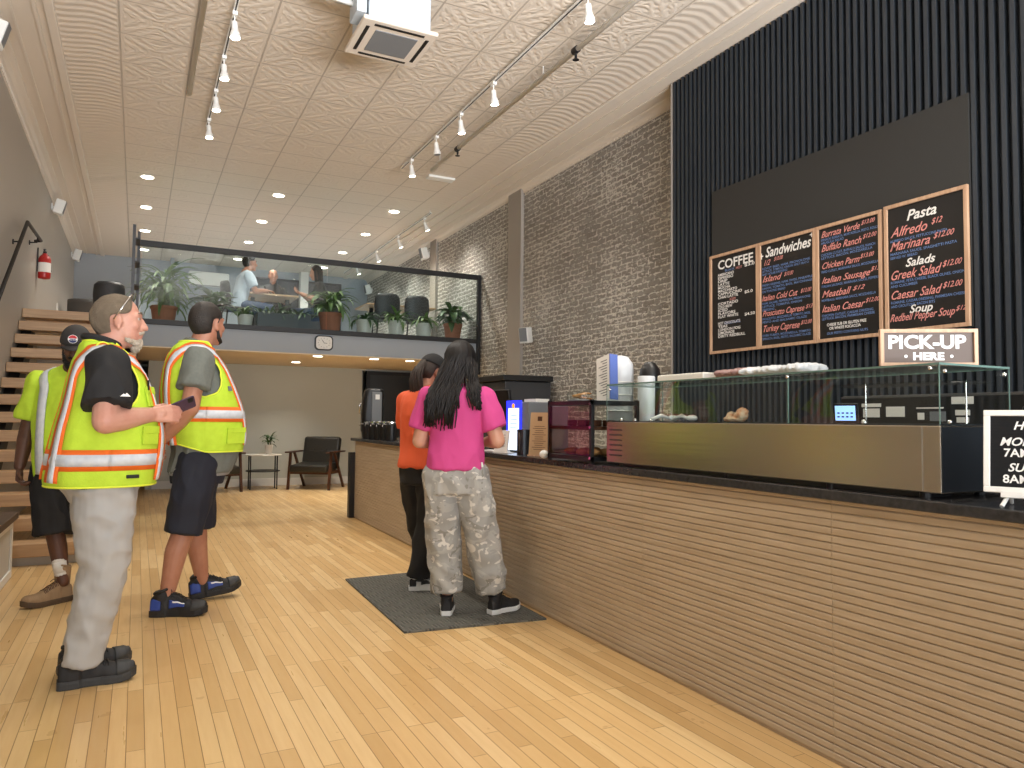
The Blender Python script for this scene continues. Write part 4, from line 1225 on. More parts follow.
board(4, 3.462, 2.866, 1.843, 2.760, 'rightmost menu board, headed pasta, salads and soup',
      [(.28, .15, .10, 'Pasta', .36, .3), (.26, .50, .08, 'Salads', .36, .3), (.3, .855, .08, 'Soup', .28, .3)],
      [(.08, .255, .095, 'Alfredo', .46), (.58, .22, .055, '$12', .13), (.06, .36, .09, 'Marinara', .50), (.60, .33, .055, '$12.00', .24), (.06, .585, .09, 'Greek Salad', .62), (.70, .55, .055, '$12.00', .22), (.06, .735, .085, 'Caesar Salad', .62), (.70, .705, .055, '$12.00', .22), (.05, .905, .075, 'Redbell Pepper Soup', .78), (.84, .88, .045, '$12', .12)],
      bl([(.07, .295, 'ALFREDO SAUCE, FETTUCCINE PASTA', .70), (.07, .395, 'MARINARA SAUCE, SPAGHETTI PASTA', .80), (.07, .425, 'SERVED W. BREAD', .34), (.07, .615, 'ROMAINE, FETA CHEESE, BLACK OLIVES, ONION', .88), (.07, .645, 'AND CUCUMBER', .34), (.07, .77, 'ROMAINE, CAESAR DRESSING, PARMESAN CHEESE', .88), (.07, .80, 'AND CROUTONS, BACON BITS', .54)]))

# ---------------------------------------------------------------- floor mat
bm = nb(); prism(bm, [(1.435, 5.58), (1.39, 4.07), (2.265, 3.98), (2.30, 5.62)], .0008, .012); tag(obj('floor_mat', bm, M['mat']), 'dark ribbed floor mat before the counter under the two women', 'mat')
# ================================================================ figures
def xf(bm, M4, fn):
    n0 = len(bm.verts)
    fn(bm)
    bm.verts.ensure_lookup_table()
    for v in bm.verts[n0:]:
        v.co = M4 @ v.co

def torso_fn(rows, p=2.4):
    zs = [r[0] for r in rows]
    def row(z):
        if z <= zs[0]: return rows[0][1:]
        if z >= zs[-1]: return rows[-1][1:]
        i = max(k for k in range(len(zs)) if zs[k] <= z)
        i = min(i, len(zs) - 2)
        t = (z - zs[i]) / (zs[i + 1] - zs[i])
        r = []
        for c in range(1, 6):
            a = rows[max(i - 1, 0)][c]; b = rows[i][c]; d = rows[i + 1][c]; e = rows[min(i + 2, len(rows) - 1)][c]
            m1, m2 = (d - a) / 2, (e - b) / 2
            t2, t3 = t * t, t * t * t
            r.append((2 * t3 - 3 * t2 + 1) * b + (t3 - 2 * t2 + t) * m1 + (-2 * t3 + 3 * t2) * d + (t3 - t2) * m2)
        return r
    def F(th, z, off=0.0):
        cx, cy, w, df, db = row(z)
        c, s = math.cos(th), math.sin(th)
        k = (abs(c) ** p + abs(s) ** p) ** (-1 / p)
        return Vector((cx + (w + off) * c * k, cy + ((df if s > 0 else db) + off) * s * k, z))
    return F

def fnormal(F, th, z):
    e = .01
    a = F(th + e, z) - F(th - e, z)
    b = F(th, z + e) - F(th, z - e)
    n = a.cross(b)
    return n.normalized() if n.length > 1e-9 else Vector((0, 0, 1))

def loft_torso(bm, F, z0, z1, off, nz=24, nt=40):
    rings = []
    for i in range(nz + 1):
        z = z0 + (z1 - z0) * i / nz
        rings.append([F(2 * PI * k / nt, z, off) for k in range(nt)])
    skin_rings(bm, rings)

def sheet(bm, grid, thick, F_n):
    pass

def vest_shell(name, F, z0, z1, off, m, parent, arm_z, arm_r, arm_dz, vneck, nfold=.006, seed=0, nt=112, nz=76, back_low=0.0):
    """open shell over the torso with arm holes and a V neck"""
    def fold(th, z):
        lo = max(0.0, min(1.0, (1.3 - z) / .35))
        return nfold * (noise.noise(Vector((math.cos(th) * 4 + seed, math.sin(th) * 4, z * 2.5))) * 1.2 + .5 * lo * math.sin(th * 9 + z * 5 + seed))
    keep = {}
    bm = nb()
    vs = {}
    def ok(th, z):
        a = (th + PI) % (2 * PI) - PI
        for c in (0, PI):
            d = abs((th - c + PI) % (2 * PI) - PI)
            if (d / arm_r) ** 2 + ((z - arm_z) / arm_dz) ** 2 < 1: return False
        d = abs((th - PI / 2 + PI) % (2 * PI) - PI)
        if z > vneck and d < (z - vneck) * 3.2: return False
        return True
    def P(i, k):
        if (i, k % nt) not in vs:
            z = z0 + (z1 - z0) * i / nz
            th = 2 * PI * k / nt
            zz = z - (back_low * max(0, -math.sin(th)) if i < nz * .5 else 0) * (1 - i / (nz * .5))
            p = F(th, z, off + fold(th, z)); p.z = zz
            vs[(i, k % nt)] = bm.verts.new(p)
        return vs[(i, k % nt)]
    for i in range(nz):
        for k in range(nt):
            z = z0 + (z1 - z0) * (i + .5) / nz
            th = 2 * PI * (k + .5) / nt
            if ok(th, z):
                bm.faces.new((P(i, k), P(i, k + 1), P(i + 1, k + 1), P(i + 1, k)))
    # smooth the cut edges
    for _ in range(3):
        mv = {}
        for v in bm.verts:
            if v.is_boundary:
                nbv = [e.other_vert(v).co for e in v.link_edges if e.is_boundary]
                if len(nbv) == 2: mv[v] = v.co * .4 + (nbv[0] + nbv[1]) * .3
        for v, c in mv.items(): v.co = c
    # piping along every open edge
    loops = []
    seen = set()
    for e in [e for e in bm.edges if e.is_boundary]:
        if e in seen: continue
        v0 = e.verts[0]; loop = [v0.co.copy()]; cur = e; v = e.verts[1]
        seen.add(e)
        while True:
            loop.append(v.co.copy())
            nx = [x for x in v.link_edges if x.is_boundary and x not in seen]
            if not nx: break
            seen.add(nx[0]); v = nx[0].other_vert(v)
        if len(loop) > 8: loops.append(loop)
    o = obj(name, bm, m, parent, smooth=True, fix=False)
    sd = o.modifiers.new('cloth', 'SOLIDIFY'); sd.thickness = .004; sd.offset = -1
    pb = nb()
    for lp in loops:
        if (lp[0] - lp[-1]).length < .02: lp = lp[:-1]
        tube(pb, lp, .005, 6, closed=True)
    obj('piping', pb, M['hivis_trim'], o, smooth=True)
    def FO(th, z, extra=0.0):
        return F(th, z, off + fold(th, z) + extra)
    return o, FO

def ribbon(bm, FO, path, width, extra):
    """strip of cloth along a (theta, z) path laid on the surface"""
    pts = [FO(a, z, extra) for a, z in path]
    rows = []
    for i, p in enumerate(pts):
        t = (pts[min(i + 1, len(pts) - 1)] - pts[max(i - 1, 0)])
        if t.length < 1e-9: continue
        t.normalize()
        a, z = path[i]
        n = fnormal(lambda x, y: FO(x, y, 0), a, z)
        s = t.cross(n).normalized()
        rows.append((p + s * width / 2 - n * .001, p + n * .001, p - s * width / 2 - n * .001))
    vs = [[bm.verts.new(q) for q in r] for r in rows]
    for i in range(len(vs) - 1):
        for j in range(2):
            bm.faces.new((vs[i][j], vs[i][j + 1], vs[i + 1][j + 1], vs[i + 1][j]))

def belt_path(z, n=120, a0=0, a1=2 * PI, dip=0.0):
    return [(a0 + (a1 - a0) * i / n, z) for i in range(n + 1)]

def brace_path(zb, zt, a, n=60):
    """from the front hem over the shoulder to the back hem; a > 0 the right side"""
    P = []
    for i in range(n + 1):
        s = i / n
        if s < .38: ang, z = a, zb + (zt - .16 - zb) * (s / .38)
        elif s > .62: ang, z = -a, zb + (zt - .16 - zb) * ((1 - s) / .38)
        else:
            q = (s - .38) / .24
            z = zt - .16 + .16 * math.sin(PI * q)
            ang = a * math.cos(PI * q)
        P.append((ang, z))
    return P

def hand(bm, w, d, n, t, curl=(.5, .5, .5), sz=1.0, thumb=.3, spread=1.0, tcurl=.3, tout=.75):
    """w wrist, d finger direction, n palm normal, t thumb side"""
    w, d, n = Vector(w), Vector(d).normalized(), Vector(n)
    n = (n - d * n.dot(d)).normalized()
    t0 = Vector(t)
    s = d.cross(n)
    if s.dot(t0) < 0: s = -s
    k = sz
    offs = (.030, .010, -.010, -.029)
    lens = ((.044, .026, .020), (.048, .030, .022), (.045, .027, .021), (.036, .021, .018))
    kn = []
    for i, o in enumerate(offs):
        a = w + s * o * .55 * k + d * .012 * k
        b = w + s * o * k + d * (.088 - .004 * abs(i - 1)) * k
        kn.append(b)
        limb(bm, [a, (a + b) / 2 + n * .002, b], [.0145 * k, .0145 * k, .0118 * k], 10)
    ell(bm, w + d * .045 * k - n * .002, (.020 * k,) * 3, seg=10, rin=8)
    for i, b in enumerate(kn):
        dd = (d + s * (offs[i] * 2.2 * spread)).normalized()
        ax = dd.cross(n)
        p = b; pts = [p]; ang = 0
        for j in range(3):
            ang += curl[j] * (1.0 + .08 * i)
            v = dd * math.cos(ang) + n * math.sin(ang)
            p = p + v * lens[i][j] * k
            pts.append(p)
        limb(bm, pts, [.0100 * k, .0093 * k, .0086 * k, .0074 * k], 10)
    b = w + d * .022 * k + s * .022 * k + n * .006 * k
    v1 = (s * tout + d * .62 + n * thumb).normalized()
    p1 = b + v1 * .040 * k
    v2 = (s * (tout - tcurl) + d * .8 + n * (thumb + tcurl)).normalized()
    p2 = p1 + v2 * .032 * k
    v3 = (s * (tout - 2 * tcurl) + d * .85 + n * (thumb + 1.5 * tcurl)).normalized()
    p3 = p2 + v3 * .024 * k
    limb(bm, [b, p1, p2, p3], [.0155 * k, .0120 * k, .0100 * k, .0082 * k], 10)

def head(bm, HM, k=1.0, jaw=1.0, nose=1.0):
    def f(b):
        ell(b, (0, -.012, .050), (.074, .096, .084), seg=24, rin=16)
        ell(b, (0, .028, .010), (.066, .066, .088), seg=20, rin=14)
        ell(b, (0, .030, -.040), (.058 * jaw, .060, .062), seg=20, rin=14)
        ell(b, (0, .050, -.080), (.038 * jaw, .036, .030), seg=16, rin=12)
        ell(b, (0, .078, -.092), (.020, .018, .018))
        limb(b, [(0, .086, .030), (0, .100, .008), (0, .112 * nose, -.018)], [.010, .010, .0125], 12)
        for s in (-1, 1):
            ell(b, (s * .012, .098, -.020), (.010, .012, .009))
            limb(b, [(s * .010, .088, .044), (s * .044, .074, .040)], [.011, .009], 10)
            ell(b, (s * .040, .062, -.012), (.022, .024, .022))
            ell(b, (s * .074, -.002, .004), (.009, .020, .034), rot=(R(-12), R(s * 14), R(-s * 18)), seg=14, rin=10)
            ell(b, (s * .076, .000, -.024), (.008, .010, .012))
        ell(b, (0, .088, -.046), (.024, .014, .0065))
        ell(b, (0, .086, -.058), (.021, .014, .0075))
        ell(b, (0, .078, -.070), (.022, .016, .012))
    xf(bm, HM @ Matrix.Scale(k, 4), f)

def eyes(parent, HM, k=1.0):
    bm = nb()
    for s in (-1, 1):
        ell(bm, HM @ Vector((s * .031 * k, .0765 * k, .022 * k)), .0105 * k, seg=14, rin=10)
    obj('eye', bm, M['eye'], parent, smooth=True)
    bm = nb()
    for s in (-1, 1):
        ell(bm, HM @ Vector((s * .031 * k, .0835 * k, .022 * k)), .0055 * k, seg=10, rin=8)
    obj('iris', bm, M['iris'], parent, smooth=True)
    bm = nb()
    for s in (-1, 1):
        a = [HM @ Vector((s * x * k, y * k, z * k)) for x, y, z in ((.014, .096, .046), (.030, .092, .052), (.047, .079, .046))]
        tube(bm, a, [.003, .004, .002], 6)
    return bm

def hair_cap(name, parent, HM, m, hair_line=.045, low=-.035, front=.06, puff=.006, amp=.003, side=.02):
    bm = nb()
    def f(b):
        bmesh.ops.create_uvsphere(b, u_segments=56, v_segments=40, radius=1, matrix=Matrix.Translation((0, -.014, .030)) @ Matrix.Diagonal((.076 + puff, .101 + puff, .104 + puff, 1)))
        kill = []
        for fa in b.faces:
            c = fa.calc_center_median()
            y0 = front if c.z > hair_line else side + (c.z) * .45
            if c.y > y0 and c.z < .115: kill.append(fa)
            elif c.z < low - (.02 if c.y < -.03 else -.02): kill.append(fa)
            elif abs(c.x) > .056 and c.z < .040 and c.y > -.034: kill.append(fa)
        bmesh.ops.delete(b, geom=kill, context='FACES')
        for _ in range(6):
            mv = {}
            for v in b.verts:
                if v.is_boundary:
                    q = [e.other_vert(v).co for e in v.link_edges if e.is_boundary]
                    if len(q) == 2: mv[v] = v.co * .4 + (q[0] + q[1]) * .3
            for v, c in mv.items(): v.co = c
        for v in b.verts:
            n = noise.noise(Vector((v.co.x * 60, v.co.y * 26, v.co.z * 30)))
            v.co += (v.co - Vector((0, -.01, .04))).normalized() * n * amp
    xf(bm, HM, f)
    o = obj(name, bm, m, parent, smooth=True, fix=False)
    s = o.modifiers.new('thick', 'SOLIDIFY'); s.thickness = .006; s.offset = -1
    return o

SOLE = [(0, .026), (.05, .033), (.15, .037), (.32, .034), (.5, .038), (.65, .046), (.8, .047), (.9, .039), (.97, .022), (1, .008)]
def interp(tab, t):
    for (a, x), (b, y) in zip(tab[:-1], tab[1:]):
        if a <= t <= b:
            q = (t - a) / (b - a); q = q * q * (3 - 2 * q)
            return x + (y - x) * q
    return tab[-1][1] if t > .5 else tab[0][1]

def shoe(parent, name, lab, heel, yaw, L_, up, sole, side, pitch=0.0, boot=False, lace=None, toe=None, sole_h=.026, mark=None, accent=None, collar_m=None, zs=1.0):
    """heel: point under the heel; toes toward local +Y turned by yaw"""
    t = bpy.data.objects.new(name, None); C.objects.link(t); t.parent = parent
    t.location = heel; t.rotation_euler = (pitch, 0, yaw)
    t.empty_display_size = .05
    t.scale = (1 + (zs - 1) * .3, 1, zs)
    if lab: t['label'] = lab
    cw = lambda q: side * (.010 * math.sin(PI * q) * (1 if q > .3 else .3))
    def spring(q): return .016 * max(0, (q - .72) / .28) ** 1.6
    bm = nb(); rings = []
    n = 26
    outl = [(interp(SOLE, i / n), i / n) for i in range(n + 1)]
    poly = [(w + cw(q), q) for w, q in outl] + [(-w + cw(q), q) for w, q in reversed(outl)]
    lay = []
    for z, k in ((0, .94), (.004, 1.0), (sole_h * .7, 1.03), (sole_h, 1.0)):
        lay.append([Vector((x * k, (q - .5) * L_ * (1 if k > .95 else .985) + .5 * L_, z + spring(q))) for x, q in poly])
    skin_rings(bm, lay)
    obj('sole', bm, sole, t, smooth=False)
    HT = [(0, .060), (.08, .078), (.22, .086), (.34, .088), (.46, .074), (.6, .054), (.75, .043), (.88, .037), (.96, .026), (1, .012)]
    def U(q, phi, off=0):
        w = max(interp(SOLE, q) - .001, .004) + off
        h = interp(HT, q) + off
        c, s = math.cos(phi), math.sin(phi)
        return Vector((w * (abs(c) ** .8) * (1 if c > 0 else -1) + cw(q), .004 + q * (L_ - .008), sole_h - .004 + spring(q) + h * (s ** .85 if s > 0 else 0)))
    bm = nb(); rings = []
    for i in range(24):
        q = i / 23
        r = [U(q, PI * k / 16) for k in range(17)]
        rings.append(r)
    skin_rings(bm, rings)
    top = .195 if boot else .118
    cy = .19 * L_
    lathe(bm, (0, cy, 0), [(.030, .04), (.036, .08), (.037 if not boot else .042, top - .02), (.034 if not boot else .041, top)], 20, sx=.98, sy=1.22)
    fuse('upper', bm, up, t, .004, 2)
    bm = nb(); tube(bm, [(.035 * math.cos(a), cy + .043 * math.sin(a), top + (.012 * math.sin(a))) for a in [2 * PI * i / 20 for i in range(20)]], .007, 8, closed=True)
    obj('collar', bm, collar_m or up, t, smooth=True)
    if lace:
        bm = nb()
        qs = (.36, .42, .48, .54, .60) if not boot else (.33, .39, .45, .51, .57)
        for j, q in enumerate(qs):
            for sg in (1, -1):
                tube(bm, [U(q, PI / 2 + sg * a, .0035) for a in (-.75, -.3, 0)] + [U(q + .035, PI / 2 + sg * a, .0035) for a in (.35, .75)], .0022, 6)
        tube(bm, [U(.35, PI / 2, .006) + Vector((x, y, z)) for x, y, z in ((-.03, .01, -.004), (-.015, 0, .010), (0, 0, .004), (.015, 0, .010), (.032, .012, -.004))], .0022, 6)
        obj('laces', bm, lace, t, smooth=True)
    def patch(nm, m, q0, q1, p0, p1, off):
        bm = nb(); A = []
        for i in range(13):
            q = q0 + (q1 - q0) * i / 12
            A.append([bm.verts.new(U(q, p0(q) + (p1(q) - p0(q)) * j / 8, off)) for j in range(9)])
        for i in range(12):
            for j in range(8): bm.faces.new((A[i][j], A[i][j + 1], A[i + 1][j + 1], A[i + 1][j]))
        o = obj(nm, bm, m, t, smooth=True)
        sd = o.modifiers.new('t', 'SOLIDIFY'); sd.thickness = .004; sd.offset = 0
    if toe: patch('toe_cap', toe, .74, .985, lambda q: .06, lambda q: PI - .06, .0022)
    if accent:
        for sg in (0, 1):
            f = (lambda v: v) if sg == 0 else (lambda v: PI - v)
            patch('heel_panel', accent, .01, .20, lambda q: f(.05), lambda q: f(.9 - q * 2), .003)
            patch('side_panel', accent, .34, .62, lambda q: f(.10 + (q - .34) * .9), lambda q: f(.55 + (q - .34) * .5), .003)
    if mark:
        for sg in (0, 1):
            f = (lambda v: v) if sg == 0 else (lambda v: PI - v)
            if mark[0] == 'swoosh':
                patch('curved_mark', mark[1], .16, .66, lambda q: f(.32 + 2.0 * (q - .42) ** 2 - (.0 if q > .3 else 0)), lambda q: f(.32 + 2.0 * (q - .42) ** 2 + .26 * math.sin(PI * min(1, max(0, (.68 - q) / .5)) * .75)), .0045)
            elif mark[0] == 'bar':
                patch('side_mark', mark[1], .40, .62, lambda q: f(.42 + (q - .4) * .7), lambda q: f(.52 + (q - .4) * .7), .005)
            elif mark[0] == 'oval':
                patch('side_mark', mark[1], .42, .50, lambda q: f(.55), lambda q: f(.68), .004)
    return t

def build(label, loc, rz, S, group=None):
    root = thing('person', label, 'person', loc, rz, group)
    vox = S.get('vox', .006)
    F = torso_fn(S['rows'])
    z0, zt = S['rows'][0][0], S['rows'][-1][0]
    HC = Vector(S['head'])
    hy, hp, hr = S.get('head_rot', (0, 0, 0))
    HM = Matrix.Translation(HC) @ Euler((hp, hr, hy), 'YXZ').to_matrix().to_4x4()
    S['HM'] = HM
    nbse = Vector(S['neck'])
    nk = S.get('neck_r', .058)
    bm = nb()
    head(bm, HM, S.get('hk', 1.0), S.get('jaw', 1.0))
    jawp = HM @ Vector((0, -.010, -.045))
    limb(bm, [nbse, (nbse + jawp) / 2, jawp], [nk * 1.25, nk, nk], 16)
    loft_torso(bm, F, z0 + .02, zt - .01, min(-.045, S['bottom'].get('off', 0) - .022), 18, 30)
    ar = S.get('arm_r', (.060, .048, .046, .032))
    for i, a in enumerate(S['arms']):
        sh, el, wr = [Vector(q) for q in a['p']]
        fm = (el * .62 + wr * .38)
        limb(bm, [sh, (sh + el) / 2, el, fm, wr], [ar[0], ar[0] * .9, ar[1], ar[2], ar[3]], 14)
        hand(bm, wr + (Vector(a['d']).normalized() * .008), a['d'], a['n'], a['t'], a.get('curl', (.35, .5, .4)), S.get('hand', 1.0), a.get('thumb', .3), tcurl=a.get('tcurl', .2), tout=a.get('tout', .75))
    lr = S.get('leg_r', (.085, .058, .056, .038))
    for p in S['legs']:
        h, k, a = [Vector(q) for q in p]
        cf = k * .66 + a * .34 + Vector((0, -.012, 0))
        foot = a + Vector((0, 0, -.0))
        limb(bm, [h, (h + k) / 2, k, cf, a], [lr[0], lr[0] * .88, lr[1], lr[2], lr[3]], 14)
    fuse('body', bm, S['skin'], root, vox, 3)
    brows = eyes(root, HM, S.get('hk', 1.0))
    obj('eyebrows', brows, S['brow'], root, smooth=True)
    # shirt: torso and sleeves as one surface
    bm = nb()
    loft_torso(bm, F, S['hem'], zt - .004, -.014, 26, 40)
    sr = S.get('sleeve_r', (.085, .082, .080))
    sl = S.get('sleeve', .75)
    for a in S['arms']:
        sh, el, wr = [Vector(q) for q in a['p']]
        e = sh + (el - sh) * sl
        sh2 = sh * .9 + Vector((0, 0, sh.z * .1))
        ell(bm, sh, sr[0], seg=16, rin=12)
        cyl(bm, sh, (sh + e) / 2, sr[0], sr[1], 20); cyl(bm, (sh + e) / 2, e, sr[1], sr[2], 20)
    fuse('shirt', bm, S['shirt'], root, S.get('svox', .008), 3, folds(S.get('fold', .010), (9, 9, 4), S.get('seed', 1)))
    # lower garment
    B = S['bottom']
    bm = nb()
    if B.get('waist', 1): loft_torso(bm, F, S.get('crotch', z0), S['hem'] + .06, B.get('off', -.026), 12, 36)
    for p in S['legs']:
        h, k, a = [Vector(q) for q in p]
        if B['kind'] == 'long':
            e = k + (a - k) * B.get('end', .96)
            cf = (k + e) / 2
            r = B['r']
            for (p_, q_, r0, r1) in ((h, (h + k) / 2, r[0], r[1]), ((h + k) / 2, k, r[1], r[2]), (k, cf, r[2], r[3]), (cf, e, r[3], r[4])):
                cyl(bm, p_, q_ + (q_ - p_) * .03, r0, r1, 22)
            for p_, r_ in ((h, r[0]), ((h + k) / 2, r[1]), (k, r[2]), (cf, r[3])): ell(bm, p_, r_, seg=20, rin=14)
        else:
            e = h + (k - h) * B.get('end', 1.0)
            r = B['r']
            cyl(bm, h, (h + e) / 2, r[0], r[1], 22); cyl(bm, (h + e) / 2, e, r[1], r[2], 22); ell(bm, h, r[0], seg=20, rin=14); ell(bm, (h + e) / 2, r[1], seg=20, rin=14)
    fuse(B['name'], bm, B['m'], root, .008, 2, folds(B.get('fold', .012), B.get('fsc', (8, 8, 5)), S.get('seed', 1) + 5))
    return root, F, HM

def arm(p, d, n, t, **k):
    return dict(p=p, d=d, n=n, t=t, **k)

def glasses(parent, HM, name, pts_l, m, lens=None):
    RM = HM.to_quaternion().to_matrix()
    bm = nb()
    tube(bm, [HM @ Vector(p) for p in pts_l], .0035, 6)
    tube(bm, [HM @ Vector((-p[0], p[1], p[2])) for p in pts_l], .0028, 6)
    tube(bm, [HM @ Vector(p) for p in ((pts_l[-1][0], pts_l[-1][1], pts_l[-1][2]), (0, pts_l[-1][1] + .006, pts_l[-1][2] + .006), (-pts_l[-1][0], pts_l[-1][1], pts_l[-1][2]))], .003, 6)
    g = obj(name, bm, m, parent, smooth=True)
    bm = nb()
    x, y, z = pts_l[-1]
    for s in (-1, 1):
        ell(bm, HM @ Vector((s * .032, y + .008, z + .004)), (.026, .007, .018), rot=RM @ Euler((R(-55), 0, 0)).to_matrix())
    obj('lens', bm, lens or m, g, smooth=True)
    return g

# ---------------------------------------------------------------- man with grey hair, nearest
rows1 = [(.80, 0, 0, .195, .16, .175), (.90, 0, 0, .235, .215, .235), (1.0, 0, 0, .24, .235, .228), (1.15, 0, .005, .248, .235, .210), (1.28, 0, .005, .240, .20, .180), (1.40, 0, 0, .228, .165, .155), (1.47, 0, -.01, .205, .13, .13), (1.52, 0, -.02, .155, .095, .10), (1.555, 0, -.03, .100, .080, .080), (1.575, 0, -.03, .074, .070, .064)]
S1 = dict(rows=rows1, head=(0, .045, 1.662), head_rot=(R(-8), R(2), 0), neck=(0, -.015, 1.50), neck_r=.064, skin=M['skin_a'], brow=M['hair_grey'], hk=1.04, jaw=1.1,
    arms=[arm([(.205, -.015, 1.445), (.305, -.03, 1.195), (.205, .155, 1.225)], (-.16, .97, .08), (-.9, -.2, -.25), (-.2, .1, 1), curl=(.40, .85, .7), thumb=.50, tcurl=.12, tout=.42),
          arm([(-.205, -.015, 1.445), (-.27, -.03, 1.16), (-.26, .05, .92)], (0, .1, -1), (1, 0, 0), (0, 1, 0))],
    arm_r=(.062, .056, .054, .037), hand=1.12, legs=[((.10, .0, .88), (.105, .005, .50), (.10, -.075, .09)), ((-.10, .0, .88), (-.10, .02, .50), (-.10, -.055, .09))],
    shirt=M['black_cloth'], hem=.90, sleeve=.74, sleeve_r=(.090, .098, .098), crotch=.78,
    bottom=dict(name='trousers', kind='long', m=M['grey_trouser'], off=-.062, r=(.128, .116, .098, .084, .078), end=.97, fold=.010, fsc=(8, 8, 9)), seed=2)
man1, F1, HM1 = build('grey haired man in black polo and lime safety vest holding a phone', (-.135, 4.02, 0), R(-82), S1)
v1, FO1 = vest_shell('safety_vest', F1, .90, 1.57, .006, M['hivis'], man1, 1.40, .62, .165, 1.30, seed=3)
def stripes(v, FO, zb, belt, top, brace_a, hw=.052, two=True):
    bo, bs = nb(), nb()
    for z in belt:
        ribbon(bo, FO, belt_path(z), hw + .042, .004)
        ribbon(bs, FO, belt_path(z), hw, .007)
    for sgn in (1, -1):
        a = brace_a
        pth = brace_path(zb + .02, top, a) if sgn > 0 else [(PI - x, z) for x, z in brace_path(zb + .02, top, a)]
        ribbon(bo, FO, pth, hw + .036, .005)
        ribbon(bs, FO, pth, hw * .78, .008)
    for bm, nm, m in ((bo, 'orange_band', M['hivis_orange']), (bs, 'reflective_stripe', M['reflect'])):
        o = obj(nm, bm, m, v, smooth=True)
        sd = o.modifiers.new('t', 'SOLIDIFY'); sd.thickness = .003; sd.offset = 0
stripes(v1, FO1, .90, (1.02,), 1.54, R(58))
# collar, chest pocket pen and patch, sleeve mark, vest label
bm = nb(); 
tube(bm, [Vector((.080 * math.cos(a), -.024 + .075 * math.sin(a), 1.575 + (-.022 if math.sin(a) > 0 else .018) * abs(math.sin(a)))) for a in [2 * PI * i / 24 for i in range(24)]], .017, 8, closed=True)
obj('polo_collar', bm, M['black_cloth'], man1, smooth=True)
def on_vest(name, parent, FO, a, z, w, h, m, off=.010, roll=0, lab=None, flap=None):
    p = FO(a, z, off); n = fnormal(lambda x, y: FO(x, y, 0), a, z)
    u = Vector((0, 0, 1)).cross(n).normalized(); v = n.cross(u)
    B = Matrix((u, v, n)).transposed().to_4x4(); B.translation = p
    B = B @ Matrix.Rotation(roll, 4, 'Z')
    bm = nb()
    for x in box(bm, -w / 2, w / 2, -h / 2, h / 2, -.006, .002): x.co = B @ x.co
    if flap:
        for x in box(bm, -w / 2 - .003, w / 2 + .003, h / 2 - .03, h / 2 + .004, .002, .005): x.co = B @ x.co
    o = obj(name, bm, m, parent, bevel=.002)
    return o
on_vest('chest_pocket', v1, FO1, R(50), 1.31, .085, .09, M['hivis'], off=.004, flap=1)
on_vest('pen', v1, FO1, R(46), 1.365, .008, .05, M['black'], .016, R(-15))
on_vest('waist_pocket', v1, FO1, R(38), 1.13, .10, .08, M['hivis'], off=.004, flap=1)
on_vest('vest_label', v1, FO1, R(22), .945, .055, .016, M['black'], .011)
bm = nb()
sm = Vector((.30, -.005, 1.262))
tri = [(-.020, 0), (-.006, .013), (0, .008), (.006, .016), (.022, 0)]
Bm = basis(Vector((.372, .035, 1.305)), (-.10, .95, 0), (0, 0, 1))
prism(bm, tri, -.004, .002, Bm); obj('sleeve_mark', bm, M['paint_white'], man1)
hair_cap('hair', man1, HM1 @ Matrix.Scale(1.04, 4), M['hair_grey'], hair_line=.055, low=-.055, front=.055, puff=.006, amp=.004)
bm = nb()
def bd(b):
    ell(b, (0, .074, -.090), (.026, .024, .030)); ell(b, (0, .066, -.108), (.022, .020, .026))
    for s in (-1, 1): limb(b, [(s * .050, .030, -.074), (s * .032, .064, -.088), (0, .078, -.094)], [.010, .014, .016], 10)
    limb(b, [(-.024, .086, -.046), (0, .099, -.038), (.024, .086, -.046)], [.006, .007, .006], 8)
xf(bm, HM1 @ Matrix.Scale(1.04, 4), bd)
fuse('beard', bm, M['beard'], man1, .004, 1, folds(.004, (90, 90, 50)))
glasses(man1, HM1 @ Matrix.Scale(1.04, 4), 'eyeglasses', [(.082, -.02, .012), (.086, .018, .072), (.070, .052, .128)], M['chrome'], M['glass'])
for sx, yy in ((.10, -.165), (-.10, -.150)):
    shoe(man1, 'shoe', None, (sx, yy, .0), R(-4 if sx > 0 else 6), .318, M['shoe_black'], M['sole_dark'], -1 if sx > 0 else 1, lace=M['black'], toe=M['sole_dark'], sole_h=.032, mark=('oval', M['mid_grey']), zs=1.2)
# the phone is its own thing, held in the right hand
MW = rootmat(man1)
ph = thing('mobile_phone', 'dark purple phone held out by the grey haired man', 'phone', MW @ Vector((.155, .300, 1.266)), 0)
_v = Vector((-.05, .90, .42)).normalized(); _n = Vector((-.75, -.25, .55)); _n = (_n - _v * _n.dot(_v)).normalized(); _u = _v.cross(_n)
ph.rotation_euler = (MW.to_3x3() @ Matrix((_u, _v, _n)).transposed()).to_euler()
bm = nb(); prism(bm, rrect(.072, .15, .010), -.004, .004); obj('case', bm, mat('purple_phone', (62, 44, 66), .35), ph, bevel=.002)
bm = nb(); prism(bm, rrect(.066, .143, .008), .0041, .0046); obj('screen', bm, M['black_plastic'], ph)
bm = nb(); prism(bm, rrect(.026, .026, .006), -.006, -.0041, Matrix.Translation((.018, .052, 0))); obj('camera_bump', bm, M['black'], ph)

